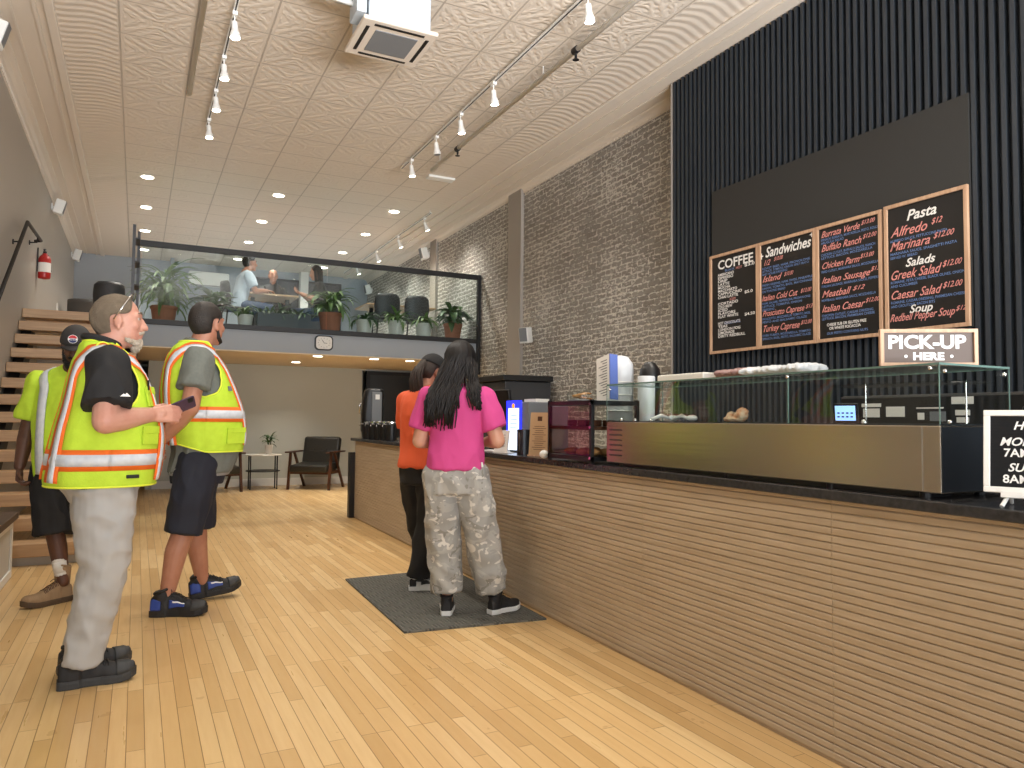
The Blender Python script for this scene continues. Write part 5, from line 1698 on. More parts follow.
# ---------------------------------------------------------------- tall man seen from behind, sunglasses on head
rows2 = [(.78, 0, .0, .20, .18, .17), (.87, 0, .0, .215, .22, .175), (1.0, 0, .02, .235, .25, .175), (1.12, 0, .02, .245, .262, .195), (1.26, 0, .01, .246, .25, .21), (1.40, 0, -.005, .240, .215, .205), (1.52, 0, -.02, .226, .175, .18), (1.61, 0, -.03, .200, .135, .148), (1.665, 0, -.03, .150, .105, .12), (1.70, 0, -.025, .100, .085, .09), (1.725, 0, -.02, .080, .074, .074)]
S2 = dict(rows=rows2, head=(.0, .045, 1.815), head_rot=(R(36), 0, 0), neck=(0, -.01, 1.64), neck_r=.072, skin=M['skin_b'], brow=M['hair_dark'], hk=1.12, jaw=1.1,
    arms=[arm([(.205, -.03, 1.575), (.295, -.085, 1.275), (.115, -.215, 1.075)], (-.75, -.25, -.55), (.1, .9, -.2), (-.3, 0, 1), curl=(.5, .6, .4)),
          arm([(-.205, -.03, 1.575), (-.295, -.085, 1.275), (-.10, -.235, 1.045)], (.8, -.2, -.25), (0, .9, 0), (0, 0, 1), curl=(.5, .6, .4))],
    arm_r=(.062, .056, .055, .036), hand=1.12, legs=[((.105, .0, .94), (.125, -.075, .52), (.130, -.165, .11)), ((-.105, .02, .94), (-.12, .03, .52), (-.19, .085, .13))],
    leg_r=(.10, .066, .068, .042), shirt=M['grey_cloth'], hem=.87, sleeve=.62, sleeve_r=(.086, .094, .096), crotch=.80,
    bottom=dict(name='shorts', kind='short', m=M['navy'], r=(.128, .122, .112), end=1.06, fold=.010), seed=9)
man2, F2, HM2 = build('tall man in lime vest and navy shorts with hands behind back', (.35, 5.20, 0), R(-86), S2)
v2, FO2 = vest_shell('safety_vest', F2, 1.0, 1.70, .010, M['hivis'], man2, 1.52, .60, .175, 1.42, seed=7, back_low=-.06)
stripes(v2, FO2, 1.02, (1.235,), 1.665, R(60))
on_vest('waist_pocket', v2, FO2, R(38), 1.10, .13, .10, M['hivis'], flap=1)
on_vest('chest_mark', v2, FO2, R(40), 1.40, .03, .03, M['mid_grey'], .010)
bm = nb(); loft_torso(bm, F2, .845, .90, -.012, 4, 40); fuse('undershirt_hem', bm, M['grey_cloth_light'], man2, .008, 2)
hair_cap('hair', man2, HM2 @ Matrix.Scale(1.12, 4), M['hair_dark'], hair_line=.06, low=-.075, front=.06, puff=.007, amp=.002)
glasses(man2, HM2 @ Matrix.Scale(1.12, 4), 'sunglasses', [(.084, -.005, .012), (.090, .018, .075), (.078, .052, .124)], M['black'], M['black_plastic'])
bm = nb()
def bd2(b):
    for s in (-1, 1): limb(b, [(s * .066, .01, -.02), (s * .056, .030, -.068), (s * .03, .070, -.088), (0, .082, -.094)], [.008, .012, .013, .014], 10)
xf(bm, HM2 @ Matrix.Scale(1.12, 4), bd2); fuse('beard', bm, M['hair_dark'], man2, .004, 1)
shoe(man2, 'shoe', None, (.112, -.250, 0), R(-24), .335, M['shoe_black'], M['shoe_black'], -1, lace=M['black'], sole_h=.030, accent=M['shoe_blue'], mark=('bar', M['paint_white']), toe=M['sole_dark'], collar_m=M['black'], zs=1.3)
shoe(man2, 'shoe', None, (-.195, .010, .004), R(2), .335, M['shoe_black'], M['shoe_black'], 1, pitch=R(7), lace=M['black'], sole_h=.030, accent=M['shoe_blue'], mark=('bar', M['paint_white']), toe=M['sole_dark'], collar_m=M['black'], zs=1.3)

# ---------------------------------------------------------------- man in cap behind
rows3 = [(.74, 0, 0, .185, .15, .16), (.84, 0, 0, .205, .175, .175), (1.0, 0, 0, .215, .19, .17), (1.2, 0, 0, .222, .175, .165), (1.36, 0, 0, .218, .15, .155), (1.45, 0, -.01, .20, .125, .135), (1.51, 0, -.015, .15, .095, .105), (1.545, 0, -.02, .09, .075, .08), (1.56, 0, -.02, .07, .065, .065)]
S3 = dict(rows=rows3, head=(-.045, .07, 1.665), head_rot=(R(10), R(-22), 0), neck=(0, -.01, 1.50), neck_r=.06, skin=M['skin_c'], brow=M['hair_black'],
    arms=[arm([(.20, -.01, 1.43), (.262, -.03, 1.13), (.272, .045, .885)], (-.05, .15, -1), (-1, 0, 0), (0, 1, 0), curl=(.8, .9, .5)),
          arm([(-.20, -.01, 1.43), (-.262, -.03, 1.13), (-.272, .045, .885)], (.05, .15, -1), (1, 0, 0), (0, 1, 0), curl=(.6, .7, .5))],
    arm_r=(.058, .050, .050, .034), legs=[((.10, 0, .86), (.055, .04, .47), (-.015, .06, .13)), ((-.10, 0, .86), (-.11, -.02, .47), (-.12, -.12, .12))],
    shirt=M['hivis'], hem=.80, sleeve=.78, sleeve_r=(.085, .090, .092), crotch=.74,
    bottom=dict(name='shorts', kind='short', m=M['black_cloth'], r=(.118, .125, .122), end=1.06, fold=.012), seed=14)
man3, F3, HM3 = build('man in charcoal cap, lime safety shirt and black shorts by the stairs', (-.40, 5.76, 0), R(165), S3)
bo = nb()
FS = lambda a, z, e=0: F3(a, z, .004 + e)
for sgn in (1, -1):
    pth = brace_path(.84, 1.53, R(62)); pth = pth if sgn > 0 else [(PI - x, z) for x, z in pth]
    ribbon(bo, FS, pth, .055, .006)
o = obj('reflective_stripe', bo, M['reflect'], man3, smooth=True); sd = o.modifiers.new('t', 'SOLIDIFY'); sd.thickness = .008; sd.offset = 0
def cap(parent, HM, m, k=1.0, badge=False):
    bm = nb()
    def f(b):
        bmesh.ops.create_uvsphere(b, u_segments=32, v_segments=24, radius=1, matrix=Matrix.Translation((0, -.010, .045)) @ Matrix.Diagonal((.086, .108, .105, 1)))
        bmesh.ops.delete(b, geom=[fa for fa in b.faces if fa.calc_center_median().z < .042], context='FACES')
    xf(bm, HM @ Matrix.Scale(k, 4), f)
    o = obj('cap', bm, m, parent, smooth=True, fix=False); sd = o.modifiers.new('t', 'SOLIDIFY'); sd.thickness = .004; sd.offset = 1
    bm = nb(); rows = []
    for i in range(9):
        y = i / 8
        r = []
        for j in range(13):
            a = -1 + 2 * j / 12
            w = .074 * (1 - .55 * y * y)
            x = w * a * (1.0)
            r.append(bm.verts.new(HM @ (Vector((x, .060 + (.035 + .075 * y) * math.sqrt(max(0, 1 - .72 * a * a)), .050 - .012 * y - .016 * a * a)) * k)))
        rows.append(r)
    for i in range(8):
        for j in range(12): bm.faces.new((rows[i][j], rows[i][j + 1], rows[i + 1][j + 1], rows[i + 1][j]))
    b2 = obj('brim', bm, m, o, smooth=True); sd = b2.modifiers.new('t', 'SOLIDIFY'); sd.thickness = .004
    if badge:
        # round red, white and blue badge on the crown
        n = Vector((0, .92, .38)).normalized(); c = Vector((0, .101, .092)) 
        B = HM @ Matrix.Scale(k, 4) @ basis(c, (-1, 0, 0), Vector((1, 0, 0)).cross(n))
        rr = .027
        for nm, mm, y0, y1, dz in (('badge_rim', M['paint_white'], -1, 1, 0), ('badge_top', M['paint_red'], .18, .90, .0012), ('badge_bottom', M['paint_blue'], -.90, -.28, .0012)):
            bm = nb(); P = []
            for i in range(21):
                yy = y0 + (y1 - y0) * i / 20; P.append((math.sqrt(max(0, (1 if dz == 0 else .82) - yy * yy)) * rr, yy * rr))
            poly = P + [(-x, y) for x, y in reversed(P)]
            prism(bm, [q for i, q in enumerate(poly)], -.002 if dz == 0 else .001, .002 + dz, B)
            bmesh.ops.remove_doubles(bm, verts=bm.verts, dist=1e-5)
            obj(nm, bm, mm, o)
        bm = nb(); text_bm(bm, 'pepsi', .016, B @ Matrix.Translation((-.0, -.005, .0035)), 0, .0005, 'CENTER'); obj('badge_lettering', bm, M['paint_blue'], o, fix=False)
    return o
cap(man3, HM3, M['cap_grey'], 1.03, True)
hair_cap('hair', man3, HM3, M['hair_black'], hair_line=.05, low=-.06, front=.05, puff=.003)
bm = nb()
def bd3(b):
    for s in (-1, 1): limb(b, [(s * .066, .012, -.02), (s * .054, .035, -.070), (s * .03, .070, -.098), (0, .080, -.120)], [.012, .020, .026, .030], 10)
    limb(b, [(-.024, .088, -.040), (0, .100, -.034), (.024, .088, -.040)], [.008, .009, .008], 8)
    ell(b, (0, .064, -.128), (.034, .034, .045))
xf(bm, HM3, bd3); fuse('beard', bm, M['hair_black'], man3, .004, 1, folds(.004, (80, 80, 60)))
MI3 = rootmat(man3).inverted()
hb = MI3 @ Vector((-.355, 5.745, 0))
for sx, h, yw, pi in ((1, hb, R(214 - 90 - 165), 0), (-1, Vector((-.125, -.185, .0)), R(5), 0)):
    shoe(man3, 'boot', None, h, yw, .315, M['boot'], M['boot_sole'], -sx, boot=True, zs=1.2, lace=M['walnut'], sole_h=.030)
for a in S3['legs']:
    bm = nb(); p = Vector(a[2]); k_ = Vector(a[1]); g_ = lambda z: p + (k_ - p) * ((z - p.z) / (k_.z - p.z)); limb(bm, [g_(.19), g_(.262)], [.043, .046], 14); obj('sock', bm, M['sock'], man3, smooth=True)

# ---------------------------------------------------------------- woman in pink
rows4 = [(.80, 0, -.01, .185, .12, .15), (.90, 0, -.005, .192, .125, .155), (1.0, 0, 0, .185, .13, .14), (1.12, 0, 0, .180, .135, .13), (1.24, .0, 0, .186, .14, .13), (1.33, 0, 0, .188, .12, .125), (1.385, 0, -.005, .165, .095, .105), (1.42, 0, 0, .115, .075, .085), (1.445, 0, .005, .075, .06, .065), (1.455, 0, .01, .062, .055, .055)]
S4 = dict(rows=rows4, head=(.015, .055, 1.565), head_rot=(R(4), R(-20), R(0)), neck=(0, .0, 1.40), neck_r=.05, skin=M['skin_d'], brow=M['hair_black'], hk=.97, jaw=.92,
    arms=[arm([(.175, .0, 1.345), (.262, -.005, 1.085), (.165, .21, 1.07)], (-.3, .95, .05), (0, 0, -1), (-1, 0, 0), curl=(.4, .5, .3)),
          arm([(-.175, .0, 1.345), (-.232, .02, 1.08), (-.13, .23, 1.06)], (.3, .95, .05), (0, 0, -1), (1, 0, 0), curl=(.4, .5, .3))],
    arm_r=(.054, .048, .044, .029), hand=.92, legs=[((.095, .0, .86), (.165, .02, .50), (.250, .035, .10)), ((-.09, .0, .86), (-.075, .02, .50), (-.040, .0, .10))],
    leg_r=(.085, .056, .052, .034), shirt=M['pink'], hem=.905, sleeve=.70, sleeve_r=(.074, .082, .084), crotch=.76,
    bottom=dict(name='camo_trousers', kind='long', m=M['camo'], r=(.112, .112, .104, .100, .095), end=.86, fold=.012, fsc=(8, 8, 6)), seed=21, fold=.009)
w1, F4, HM4 = build('woman in pink tee and grey camouflage trousers at the counter', (1.795, 4.32, 0), R(-28), S4)
def strands(name, parent, HM, m, n, seed, shape, r0=.009, seg=10):
    rnd = random.Random(seed)
    bm = nb()
    for i in range(n):
        tube(bm, shape(rnd, i), [r0 * (1 - .62 * j / (seg - 1)) for j in range(seg)], 6)
    return obj(name, bm, m, parent, smooth=True)
def long_hair(rnd, i):
    a = R(rnd.uniform(-205, 25))                      # around the back of the head, -90 = straight back
    ph_, am = rnd.uniform(0, 6), rnd.uniform(.006, .020)
    sx = math.cos(a); sy = math.sin(a)
    P = []
    hx = HM4.to_translation()
    side = rnd.random()
    end = (rnd.uniform(1.17, 1.30) - .03 * (1 - abs(sx + .1))) if sx < .35 else rnd.uniform(1.27, 1.40)
    for j in range(10):
        t = j / 9
        if t < .45:
            q = t / .45
            el_ = (1 - q) * R(80) + q * R(-10)
            p = HM4 @ Vector((sx * .098 * math.cos(el_) , -.014 + sy * .120 * math.cos(el_), .034 + .116 * math.sin(el_)))
            last = p
        else:
            q = (t - .45) / .55
            z = last.z + (end - last.z) * q
            wx = (sx * .115 - .035) * (1 + .15 * q) if sx < .5 else sx * .10 + .05 * q
            tx = last.x + (wx - last.x) * min(1, q * 1.4)
            by = F4(R(-90), min(z, 1.44), .014).y - .012 * rnd.random()
            ty = last.y + (by - last.y) * min(1, q * 1.6)
            if sy > -.2: ty = last.y + (F4(R(-60), min(z, 1.44), .02).y - last.y) * min(1, q * 1.2)
            p = Vector((tx + am * math.sin(ph_ + q * 7), ty + am * .4 * math.cos(ph_ + q * 6), z))
        P.append(p)
    return P
hc = hair_cap('hair', w1, HM4, M['hair_black'], hair_line=.05, low=-.09, front=.06, puff=.012, amp=.003)
strands('long_hair', w1, HM4, M['hair_black'], 330, 5, long_hair, .0095)
shoe(w1, 'shoe', None, (.222, -.018, .0125), R(-48), .245, M['shoe_black'], M['sole_white'], -1, lace=M['black'], sole_h=.030)
shoe(w1, 'shoe', None, (-.040, -.072, .0125), R(6), .245, M['shoe_black'], M['sole_white'], 1, lace=M['black'], sole_h=.030)
on_vest('hem_tag', w1, lambda a, z, e=0: F4(a, z, e), R(-32), .94, .012, .03, M['white'], .004)

# ---------------------------------------------------------------- woman in orange
rows5 = [(.80, 0, -.01, .180, .13, .15), (.90, 0, -.005, .19, .14, .16), (1.0, 0, 0, .185, .14, .15), (1.12, 0, -.005, .180, .14, .145), (1.24, .0, -.01, .182, .14, .145), (1.33, 0, -.01, .182, .12, .14), (1.385, 0, -.01, .165, .095, .115), (1.42, 0, 0, .115, .075, .09), (1.445, 0, .005, .075, .06, .07), (1.455, 0, .01, .062, .055, .06)]
S5 = dict(rows=rows5, head=(.0, .075, 1.545), head_rot=(R(-8), R(-28), 0), neck=(0, .0, 1.40), neck_r=.05, skin=M['skin_b'], brow=M['hair_black'], hk=.97, jaw=.92,
    arms=[arm([(.170, .0, 1.345), (.225, .06, 1.09), (.12, .26, 1.07)], (-.3, .95, .05), (0, 0, -1), (-1, 0, 0), curl=(.4, .5, .3)),
          arm([(-.170, .0, 1.345), (-.225, .08, 1.09), (-.10, .28, 1.08)], (.3, .95, .05), (0, 0, -1), (1, 0, 0), curl=(.4, .5, .3))],
    arm_r=(.052, .046, .042, .028), hand=.92, legs=[((.09, .0, .86), (.07, -.01, .48), (.0, -.035, .10)), ((-.09, .0, .86), (-.10, .07, .48), (-.07, .185, .10))],
    shirt=M['orange'], hem=.875, sleeve=.75, sleeve_r=(.074, .080, .080), crotch=.76,
    bottom=dict(name='black_trousers', kind='long', m=M['black_cloth'], r=(.108, .100, .085, .082, .086), end=.97, fold=.010), seed=31, fold=.009)
w2, F5, HM5 = build('woman in orange tee, black cap and ponytail beside the pink shirt', (1.84, 5.03, 0), R(-62), S5)
cap(w2, HM5, M['black_cloth'], .99)
hair_cap('hair', w2, HM5, M['hair_brown'], hair_line=.045, low=-.05, front=.045, puff=.004)
def pony(rnd, i):
    a = rnd.uniform(0, 6.28); rr = .024 * math.sqrt(rnd.random()); ph_ = rnd.uniform(0, 6)
    P = []
    base = HM5 @ Vector((0, -.105, .055))
    tip = Vector((base.x + rnd.uniform(-.03, .03), base.y - .07 + rnd.uniform(-.02, .02), 1.24 + rnd.uniform(-.03, .05)))
    for j in range(10):
        t = j / 9
        p = base.lerp(tip, t) + Vector((0, -.055 * math.sin(PI * min(1, t * 1.3)), .03 * math.sin(PI * t)))
        k = .4 + 1.1 * math.sin(PI * min(1, t * .9 + .1))
        p += Vector((math.cos(a) * rr * k + .006 * math.sin(ph_ + t * 9), math.sin(a) * rr * k, 0))
        P.append(p)
    return P
strands('ponytail', w2, HM5, M['hair_brown'], 130, 11, pony, .008)
for h, yw, sd_ in (((-.045, -.085, .0125), R(-48), -1), ((-.07, .12, .0125), R(-16), 1)):
    shoe(w2, 'shoe', None, h, yw, .25, M['shoe_white'], M['sole_white'], sd_, lace=M['black'], sole_h=.030, toe=M['shoe_black'], accent=M['shoe_black'], mark=('swoosh', M['black']), collar_m=M['black'])
# ================================================================ lounge under the mezzanine
def armchair(loc, rz, lab):
    t = thing('armchair', lab, 'armchair', loc, rz, 'leather armchairs')     # front toward local -Y
    for s in (-1, 1):
        bm = nb()   # front leg, leans forward
        skin_rings(bm, [[Vector((s * .36 + dx, y + dy, z)) for dx, dy in ((-.018, -.022), (.018, -.022), (.018, .022), (-.018, .022))] for y, z in ((-.34, 0), (-.25, .62))])
        obj('leg', bm, M['walnut'], t)
        bm = nb()
        skin_rings(bm, [[Vector((s * .36 + dx, y + dy, z)) for dx, dy in ((-.018, -.022), (.018, -.022), (.018, .022), (-.018, .022))] for y, z in ((.36, 0), (-.10, .62))])
        obj('leg', bm, M['walnut'], t)
        bm = nb(); box(bm, s * .36 - .035, s * .36 + .035, -.42, .36, .62, .645); obj('armrest', bm, M['walnut'], t, bevel=.008)
    bm = nb(); box(bm, -.342, .342, -.30, -.26, .26, .32); box(bm, -.342, .342, .16, .20, .26, .32); box(bm, -.342, -.31, -.26, .16, .26, .31); box(bm, .31, .342, -.26, .16, .26, .31); obj('seat_frame', bm, M['walnut'], t)
    bm = nb(); obox(bm, (0, -.07, .375), (.66, .62, .12), (R(4), 0, 0)); obj('seat_cushion', bm, M['leather'], t, bevel=.03, seg=4)
    bm = nb(); obox(bm, (0, .24, .64), (.66, .13, .50), (R(-14), 0, 0)); bk = obj('back_cushion', bm, M['leather'], t, bevel=.05, seg=5)
    bm = nb()
    for x in (-.11, .11):
        ell(bm, (x, .175, .66), .012, seg=10, rin=6)
    tube(bm, [(-.32, .168, .64), (.32, .168, .64)], .005, 6); obj('tufting', bm, M['black'], bk)
armchair((2.80, 13.02, 0), R(-34), 'black leather armchair with walnut frame right of the side table')
armchair((1.12, 13.05, 0), R(14), 'black leather armchair half hidden behind the man in navy shorts')
t = thing('side_table', 'two tier side table with black legs between the armchairs', 'side table', (1.94, 13.2, 0))
bm = nb(); lathe(bm, (0, 0, .572), [(.29, 0), (.30, .006), (.30, .012), (.29, .018)], 32); obj('table_top', bm, M['white_paper'], t)
bm = nb(); lathe(bm, (0, 0, .30), [(.275, 0), (.285, .008), (.275, .016)], 32); obj('shelf', bm, M['black'], t)
for a in (30, 150, 210, 330):
    bm = nb(); cyl(bm, (.25 * math.cos(R(a)), .22 * math.sin(R(a)), 0), (.25 * math.cos(R(a)), .22 * math.sin(R(a)), .572), .011, n=10); obj('leg', bm, M['black'], t)

def leaf(bm, base, az, L_, w, lift, droop, n=7, twist=0.0, rnd=random):
    """one strap or oval leaf as a curved strip"""
    d = Vector((math.cos(az), math.sin(az), 0)); s = Vector((-math.sin(az), math.cos(az), 0))
    rows = []
    for i in range(n + 1):
        t = i / n
        ang = lift - droop * t
        p = Vector(base) if i == 0 else p + (d * math.cos(ang) + Vector((0, 0, 1)) * math.sin(ang)) * (L_ / n)
        ww = w * math.sin(PI * min(.98, .08 + .92 * t)) ** .8 + .001
        nn = Vector((0, 0, 1)) * math.cos(ang) - d * math.sin(ang)
        rows.append([bm.verts.new(q) for q in (p - s * ww - nn * -ww * .25, p, p + s * ww + nn * ww * .25)])
    for i in range(n):
        for j in range(2): bm.faces.new((rows[i][j], rows[i][j + 1], rows[i + 1][j + 1], rows[i + 1][j]))

def plant(name, lab, loc, pot, pr, ph_, m, n, L_, w, lift, droop, group=None, stem=0.0, seed=1, spread=(.35, 1.3), pm=None):
    rnd = random.Random(seed)
    t = thing(name, lab, 'plant', loc, 0, group)
    bm = nb()
    if pot == 'box': box(bm, -pr * 1.6, pr * 1.6, -pr * .6, pr * .6, 0, ph_)
    else: lathe(bm, (0, 0, 0), [(pr * .72, 0), (pr * .78, .01), (pr, ph_ * .86), (pr * 1.08, ph_ * .87), (pr * 1.08, ph_), (pr * .95, ph_), (pr * .9, ph_ - .02)], 24)
    obj('pot', bm, pm, t, smooth=False, bevel=.0)
    if pot != 'box':
        bm = nb(); lathe(bm, (0, 0, ph_ - .03), [(pr * .9, 0), (pr * .9, .02), (.01, .022)], 20); obj('soil', bm, M['soil'], t)
    if stem:
        bm = nb()
        for k in range(3): tube(bm, [(.02 * math.cos(k * 2), .02 * math.sin(k * 2), ph_ - .01), (.05 * math.cos(k * 2), .05 * math.sin(k * 2), ph_ + stem)], .008, 6)
        obj('stem', bm, M['leaf_dark'], t)
    bm = nb()
    for i in range(n):
        az = rnd.uniform(0, 2 * PI)
        hh = ph_ + stem * rnd.random()
        bx = rnd.uniform(-1, 1) * (pr * 1.4 if pot == 'box' else pr * .3)
        leaf(bm, (bx + .02 * math.cos(az), .02 * math.sin(az), hh), az, L_ * rnd.uniform(.6, 1.1), w * rnd.uniform(.7, 1.1), rnd.uniform(*spread), droop * rnd.uniform(.6, 1.2))
    o = obj('foliage', bm, m, t, smooth=True)
    o['kind'] = 'stuff'
    return t
plant('potted_plant', 'small potted plant standing on the side table', (2.02, 13.15, .591), 'round', .065, .16, M['leaf_dark'], 26, .17, .022, 1, 1.5, seed=4, stem=.14, pm=M['pot_white'])
PG = 'potted plants along the mezzanine railing'
zf = ZM + .001
plant('potted_plant', 'large leafy plant in a terracotta pot behind the railing, before the long haired person', (2.62, 11.42, zf), 'round', .17, .33, M['leaf'], 60, .48, .036, 1, 1.9, PG, stem=.25, seed=2, pm=M['terracotta'])
plant('potted_plant', 'low plant in a white pot behind the railing, left of the two other white pots', (3.16, 11.42, zf), 'round', .13, .26, M['leaf_dark'], 30, .30, .03, 1, 1.9, PG, seed=3, pm=M['pot_white'])
plant('potted_plant', 'pale leafed plant in a white pot below the left of two dark chairs', (3.68, 11.42, zf), 'round', .14, .28, M['leaf'], 44, .30, .026, 1, 1.8, PG, stem=.08, seed=5, pm=M['pot_white'])
plant('potted_plant', 'pale leafed plant in a white pot below the right of two dark chairs', (4.15, 11.42, zf), 'round', .14, .27, M['leaf'], 36, .28, .03, 1, 1.7, PG, stem=.05, seed=6, pm=M['pot_white'])
plant('potted_plant', 'broad leafed plant in a terracotta pot at the brick end of the railing', (4.66, 11.42, zf), 'round', .15, .30, M['leaf_dark'], 52, .36, .06, 1, 1.7, PG, stem=.25, seed=7, pm=M['terracotta'])
plant('planter_box', 'dark planter box of low greenery behind the railing below the seated group', (1.92, 11.45, zf), 'box', .24, .26, M['leaf_dark'], 70, .26, .02, 1, 1.5, PG, seed=8, pm=M['dark_grey'])
plant('potted_palm', 'tall palm behind the railing glass next to the stairs', (.30, 11.75, zf), 'round', .17, .3, M['leaf'], 130, .60, .030, 1, 1.9, PG, stem=.45, seed=9, spread=(.5, 1.45), pm=M['terracotta'])
plant('potted_plant', 'dark broad leafed plant right of the palm behind the railing', (.95, 11.6, zf), 'round', .13, .26, M['leaf_dark'], 26, .42, .06, 1, 1.6, PG, stem=.30, seed=10, spread=(.2, 1.2), pm=M['pot_white'])
plant('potted_plant', 'small plant in a clay pot below the man in the pale tee', (1.38, 11.45, zf), 'round', .11, .22, M['leaf'], 30, .25, .02, 1, 1.5, PG, stem=.05, seed=12, pm=M['pot_white'])

# ---------------------------------------------------------------- mezzanine furniture
def table(loc, w, d, lab, rz=0):
    t = thing('cafe_table', lab, 'table', loc, rz)
    bm = nb(); box(bm, -w / 2, w / 2, -d / 2, d / 2, .72, .75); obj('table_top', bm, M['tread'], t, bevel=.006)
    bm = nb()
    for s in (-1, 1):
        box(bm, s * w * .35 - .03, s * w * .35 + .03, -.03, .03, .02, .72); box(bm, s * w * .35 - .04, s * w * .35 + .04, -d * .4, d * .4, 0, .02)
    obj('base', bm, M['black'], t)
table((1.95, 12.95, zf), .8, .75, 'wooden cafe table between the seated people')
table((4.2, 13.1, zf), 1.3, .8, 'long wooden table behind the dark chairs near the brick wall')
def shell_chair(loc, rz, lab, grp='dark mezzanine chairs'):
    t = thing('dining_chair', lab, 'chair', loc, rz, grp)      # faces local +Y
    bm = nb(); obox(bm, (0, 0, .45), (.44, .44, .05)); obj('seat', bm, M['chair_black'], t, bevel=.02)
    bm = nb(); rows = []
    for i in range(9):
        z = .44 + .44 * i / 8; w = .215 + .02 * math.sin(PI * i / 8) - (.05 if i == 8 else 0)
        rows.append([Vector((w * math.sin(a) , -.20 - .03 * i / 8 + .08 * (1 - math.cos(a)), z)) for a in [R(-80) + R(160) * j / 12 for j in range(13)]])
    vs = [[bm.verts.new(p) for p in r] for r in rows]
    for i in range(8):
        for j in range(12): bm.faces.new((vs[i][j], vs[i][j + 1], vs[i + 1][j + 1], vs[i + 1][j]))
    o = obj('backrest', bm, M['chair_black'], t, smooth=True); sd = o.modifiers.new('t', 'SOLIDIFY'); sd.thickness = .025
    for sx in (-1, 1):
        for sy in (-1, 1):
            bm = nb(); cyl(bm, (sx * .16, sy * .16, .43), (sx * .21, sy * .21, 0), .012, n=10); obj('leg', bm, M['black'], t)
    return t
shell_chair((3.82, 12.52, zf), 0, 'dark chair with its back to the railing, left of the pair near the brick wall')
shell_chair((4.36, 12.52, zf), 0, 'dark chair with its back to the railing, right of the pair near the brick wall')
shell_chair((-.46, 13.7, zf), R(0), 'black chair at the head of the stairs left of the railing')
shell_chair((1.36, 12.60, zf), R(-80), 'dark chair under the man in the pale tee')
shell_chair((2.08, 13.62, zf), R(180), 'dark chair under the person in the black jacket')
shell_chair((2.78, 12.90, zf), R(80), 'dark chair under the long haired person')
t = thing('tub_chair', 'grey curved tub chair against the left wall at the top of the stairs', 'chair', (-.86, 15.3, zf))
bm = nb(); lathe(bm, (0, 0, .18), [(.26, 0), (.27, .02), (.27, .24), (.25, .27), (.02, .28)], 24); obj('seat', bm, M['tub_grey'], t)
bm = nb(); vs = []
for i in range(7):
    z = .30 + .48 * i / 6
    vs.append([bm.verts.new((.31 * math.cos(a), .31 * math.sin(a), z - (.12 * max(0, math.cos((a - R(-90)) )) * -1 if 0 else 0))) for a in [R(-215) + R(250) * j / 20 for j in range(21)]])
for i in range(6):
    for j in range(20): bm.faces.new((vs[i][j], vs[i][j + 1], vs[i + 1][j + 1], vs[i + 1][j]))
o = obj('backrest', bm, M['tub_grey'], t, smooth=True); sd = o.modifiers.new('t', 'SOLIDIFY'); sd.thickness = .05
for a in (45, 135, 225, 315):
    bm = nb(); cyl(bm, (.2 * math.cos(R(a)), .2 * math.sin(R(a)), .18), (.23 * math.cos(R(a)), .23 * math.sin(R(a)), 0), .014, n=10); obj('leg', bm, M['black'], t)
t = thing('split_air_conditioner', 'white wall air conditioner on the back wall of the mezzanine', 'air conditioner', (1.35, YB - .003, 4.15))
bm = nb(); box(bm, -.42, .42, -.2, -.001, 0, .30); obj('casing', bm, M['white'], t, bevel=.03, seg=3)
bm = nb(); box(bm, -.38, .38, -.19, -.1, -.006, -.001); obj('louvre', bm, M['mid_grey'], t)

# ---------------------------------------------------------------- the three people seated upstairs
def seated(lab, loc, rz, S):
    rows = [(.42, 0, 0, .17, .12, .14), (.52, 0, 0, .175, .13, .14), (.66, 0, .02, .165, .12, .13), (.82, 0, .03, .18, .12, .13), (.96, 0, .035, .19, .105, .125), (1.03, 0, .04, .165, .085, .10), (1.07, 0, .045, .11, .07, .08), (1.095, 0, .05, .07, .06, .06), (1.105, 0, .05, .06, .055, .05)]
    D = dict(rows=rows, head=(0, .085, 1.205), head_rot=(0, 0, 0), neck=(0, .04, 1.05), neck_r=.054, vox=.009, svox=.010, hem=.45, crotch=.42,
        legs=[((.10, .06, .50), (.12, .46, .50), (.12, .42, .09)), ((-.10, .06, .50), (-.12, .46, .50), (-.12, .42, .09))], sleeve_r=(.074, .076, .074), arm_r=(.052, .045, .042, .030))
    D.update(S)
    r, F, HM = build(lab, loc, rz, D)
    for sx in (.12, -.12):
        shoe(r, 'shoe', None, (sx, .34, 0), 0, .27, M['shoe_black'], M['sole_white'], 1, sole_h=.026)
    return r, F, HM
lg = lambda m: dict(name='trousers', kind='long', m=m, r=(.098, .092, .075, .068, .062), end=.95, fold=.006)
r, F, HM = seated('seated man in pale tee leaning forward upstairs behind the glass', (1.42, 12.60, zf), R(-78),
    dict(skin=M['skin_b'], brow=M['hair_dark'], shirt=M['tee_pale'], sleeve=.7, bottom=lg(M['denim']), head=(0, .16, 1.22), neck=(0, .09, 1.07), seed=41,
         rows=[(.42, 0, -.06, .17, .14, .14), (.52, 0, -.03, .175, .14, .14), (.66, 0, .01, .165, .12, .13), (.82, 0, .05, .18, .12, .13), (.96, 0, .085, .19, .105, .125), (1.03, 0, .095, .165, .085, .10), (1.07, 0, .10, .11, .07, .08), (1.095, 0, .105, .07, .06, .06), (1.105, 0, .11, .06, .055, .05)],
         arms=[arm([(.185, .08, .985), (.225, .18, .74), (.12, .40, .79)], (-.2, .95, 0), (0, 0, -1), (-1, 0, 0)), arm([(-.185, .08, .985), (-.225, .18, .74), (-.12, .40, .79)], (.2, .95, 0), (0, 0, -1), (1, 0, 0))]))
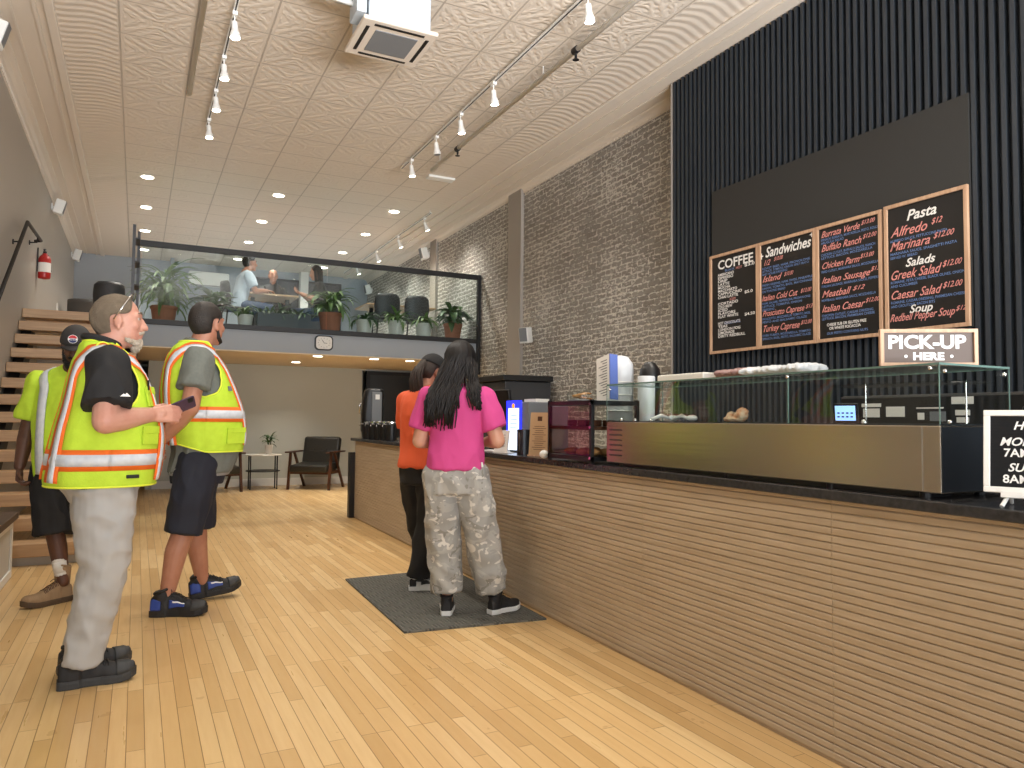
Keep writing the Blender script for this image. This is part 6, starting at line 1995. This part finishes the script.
hair_cap('hair', r, HM, M['hair_dark'], hair_line=.055, low=-.04, front=.06, puff=.012, amp=.005)
r, F, HM = seated('seated bald person in black jacket facing the street upstairs', (2.08, 13.62, zf), R(180),
    dict(skin=M['skin_b'], brow=M['hair_dark'], shirt=M['black_cloth'], sleeve=1.5, bottom=lg(M['black_cloth']), seed=43,
         arms=[arm([(.185, .03, .97), (.235, .10, .74), (.10, .30, .78)], (-.3, .95, 0), (0, 0, -1), (-1, 0, 0)), arm([(-.185, .03, .97), (-.235, .10, .74), (-.10, .30, .78)], (.3, .95, 0), (0, 0, -1), (1, 0, 0))]))
hair_cap('hair', r, HM, M['hair_dark'], hair_line=.07, low=-.04, front=.0, puff=.002, amp=.001)
r, F, HM = seated('seated long haired person in dark top holding a phone upstairs', (2.80, 12.90, zf), R(80),
    dict(skin=M['skin_d'], brow=M['hair_brown'], shirt=M['black_cloth'], sleeve=.8, bottom=lg(M['denim']), seed=47, head=(0, .10, 1.215), head_rot=(0, R(-14), 0),
         arms=[arm([(.185, .03, .97), (.225, .14, .74), (.10, .33, .86)], (-.2, .9, .3), (0, 0, 1), (1, 0, 0), curl=(.6, .6, .4)), arm([(-.185, .03, .97), (-.225, .14, .74), (-.08, .34, .84)], (.2, .9, .3), (0, 0, 1), (-1, 0, 0), curl=(.6, .6, .4))]))
hair_cap('hair', r, HM, M['hair_brown'], hair_line=.055, low=-.06, front=.05, puff=.008)
def mid_hair(rnd, i):
    a = R(rnd.uniform(-200, 20)); sx, sy = math.cos(a), math.sin(a); P = []
    end = rnd.uniform(.86, .98); ph_ = rnd.uniform(0, 6)
    for j in range(10):
        t = j / 9
        if t < .5:
            el_ = R(80) - R(90) * t / .5
            last = p = HM @ Vector((sx * .086 * math.cos(el_), -.012 + sy * .104 * math.cos(el_), .045 + .096 * math.sin(el_)))
        else:
            q = (t - .5) / .5
            p = Vector((last.x * (1 + .3 * q) + .006 * math.sin(ph_ + q * 6), last.y - .03 * q, last.z + (end - last.z) * q))
        P.append(p)
    return P
strands('long_hair', r, HM, M['hair_brown'], 90, 3, mid_hair, .011)
MW = rootmat(r)
ph = thing('mobile_phone', 'small dark phone held by the long haired person upstairs', 'phone', MW @ Vector((.0, .42, .93)), R(80))
bm = nb(); obox(bm, (0, 0, 0), (.072, .009, .15), (R(-25), 0, 0)); obj('case', bm, M['black_plastic'], ph)

# ---------------------------------------------------------------- low cabinet at the left edge
t = thing('low_cabinet', 'low white panelled cabinet with dark brown top at the left edge', 'cabinet', (-1.02, 6.0, 0))
bm = nb(); box(bm, -1.265, -.82, 5.3, 6.72, 0, .435); obj('body', bm, M['cabinet_white'], t, world=True)
bm = nb()
for a in ((5.3, 6.72, 0.003, .06), (5.3, 6.72, .38, .435), (5.3, 5.36, .06, .38), (6.66, 6.72, .06, .38), (5.98, 6.04, .06, .38)):
    box(bm, -.819, -.808, *a)
obj('face_frame', bm, M['white_trim'], t, world=True)
bm = nb(); box(bm, -1.265, -.78, 5.27, 6.76, .436, .485); obj('top', bm, M['brown_top'], t, world=True, bevel=.004)
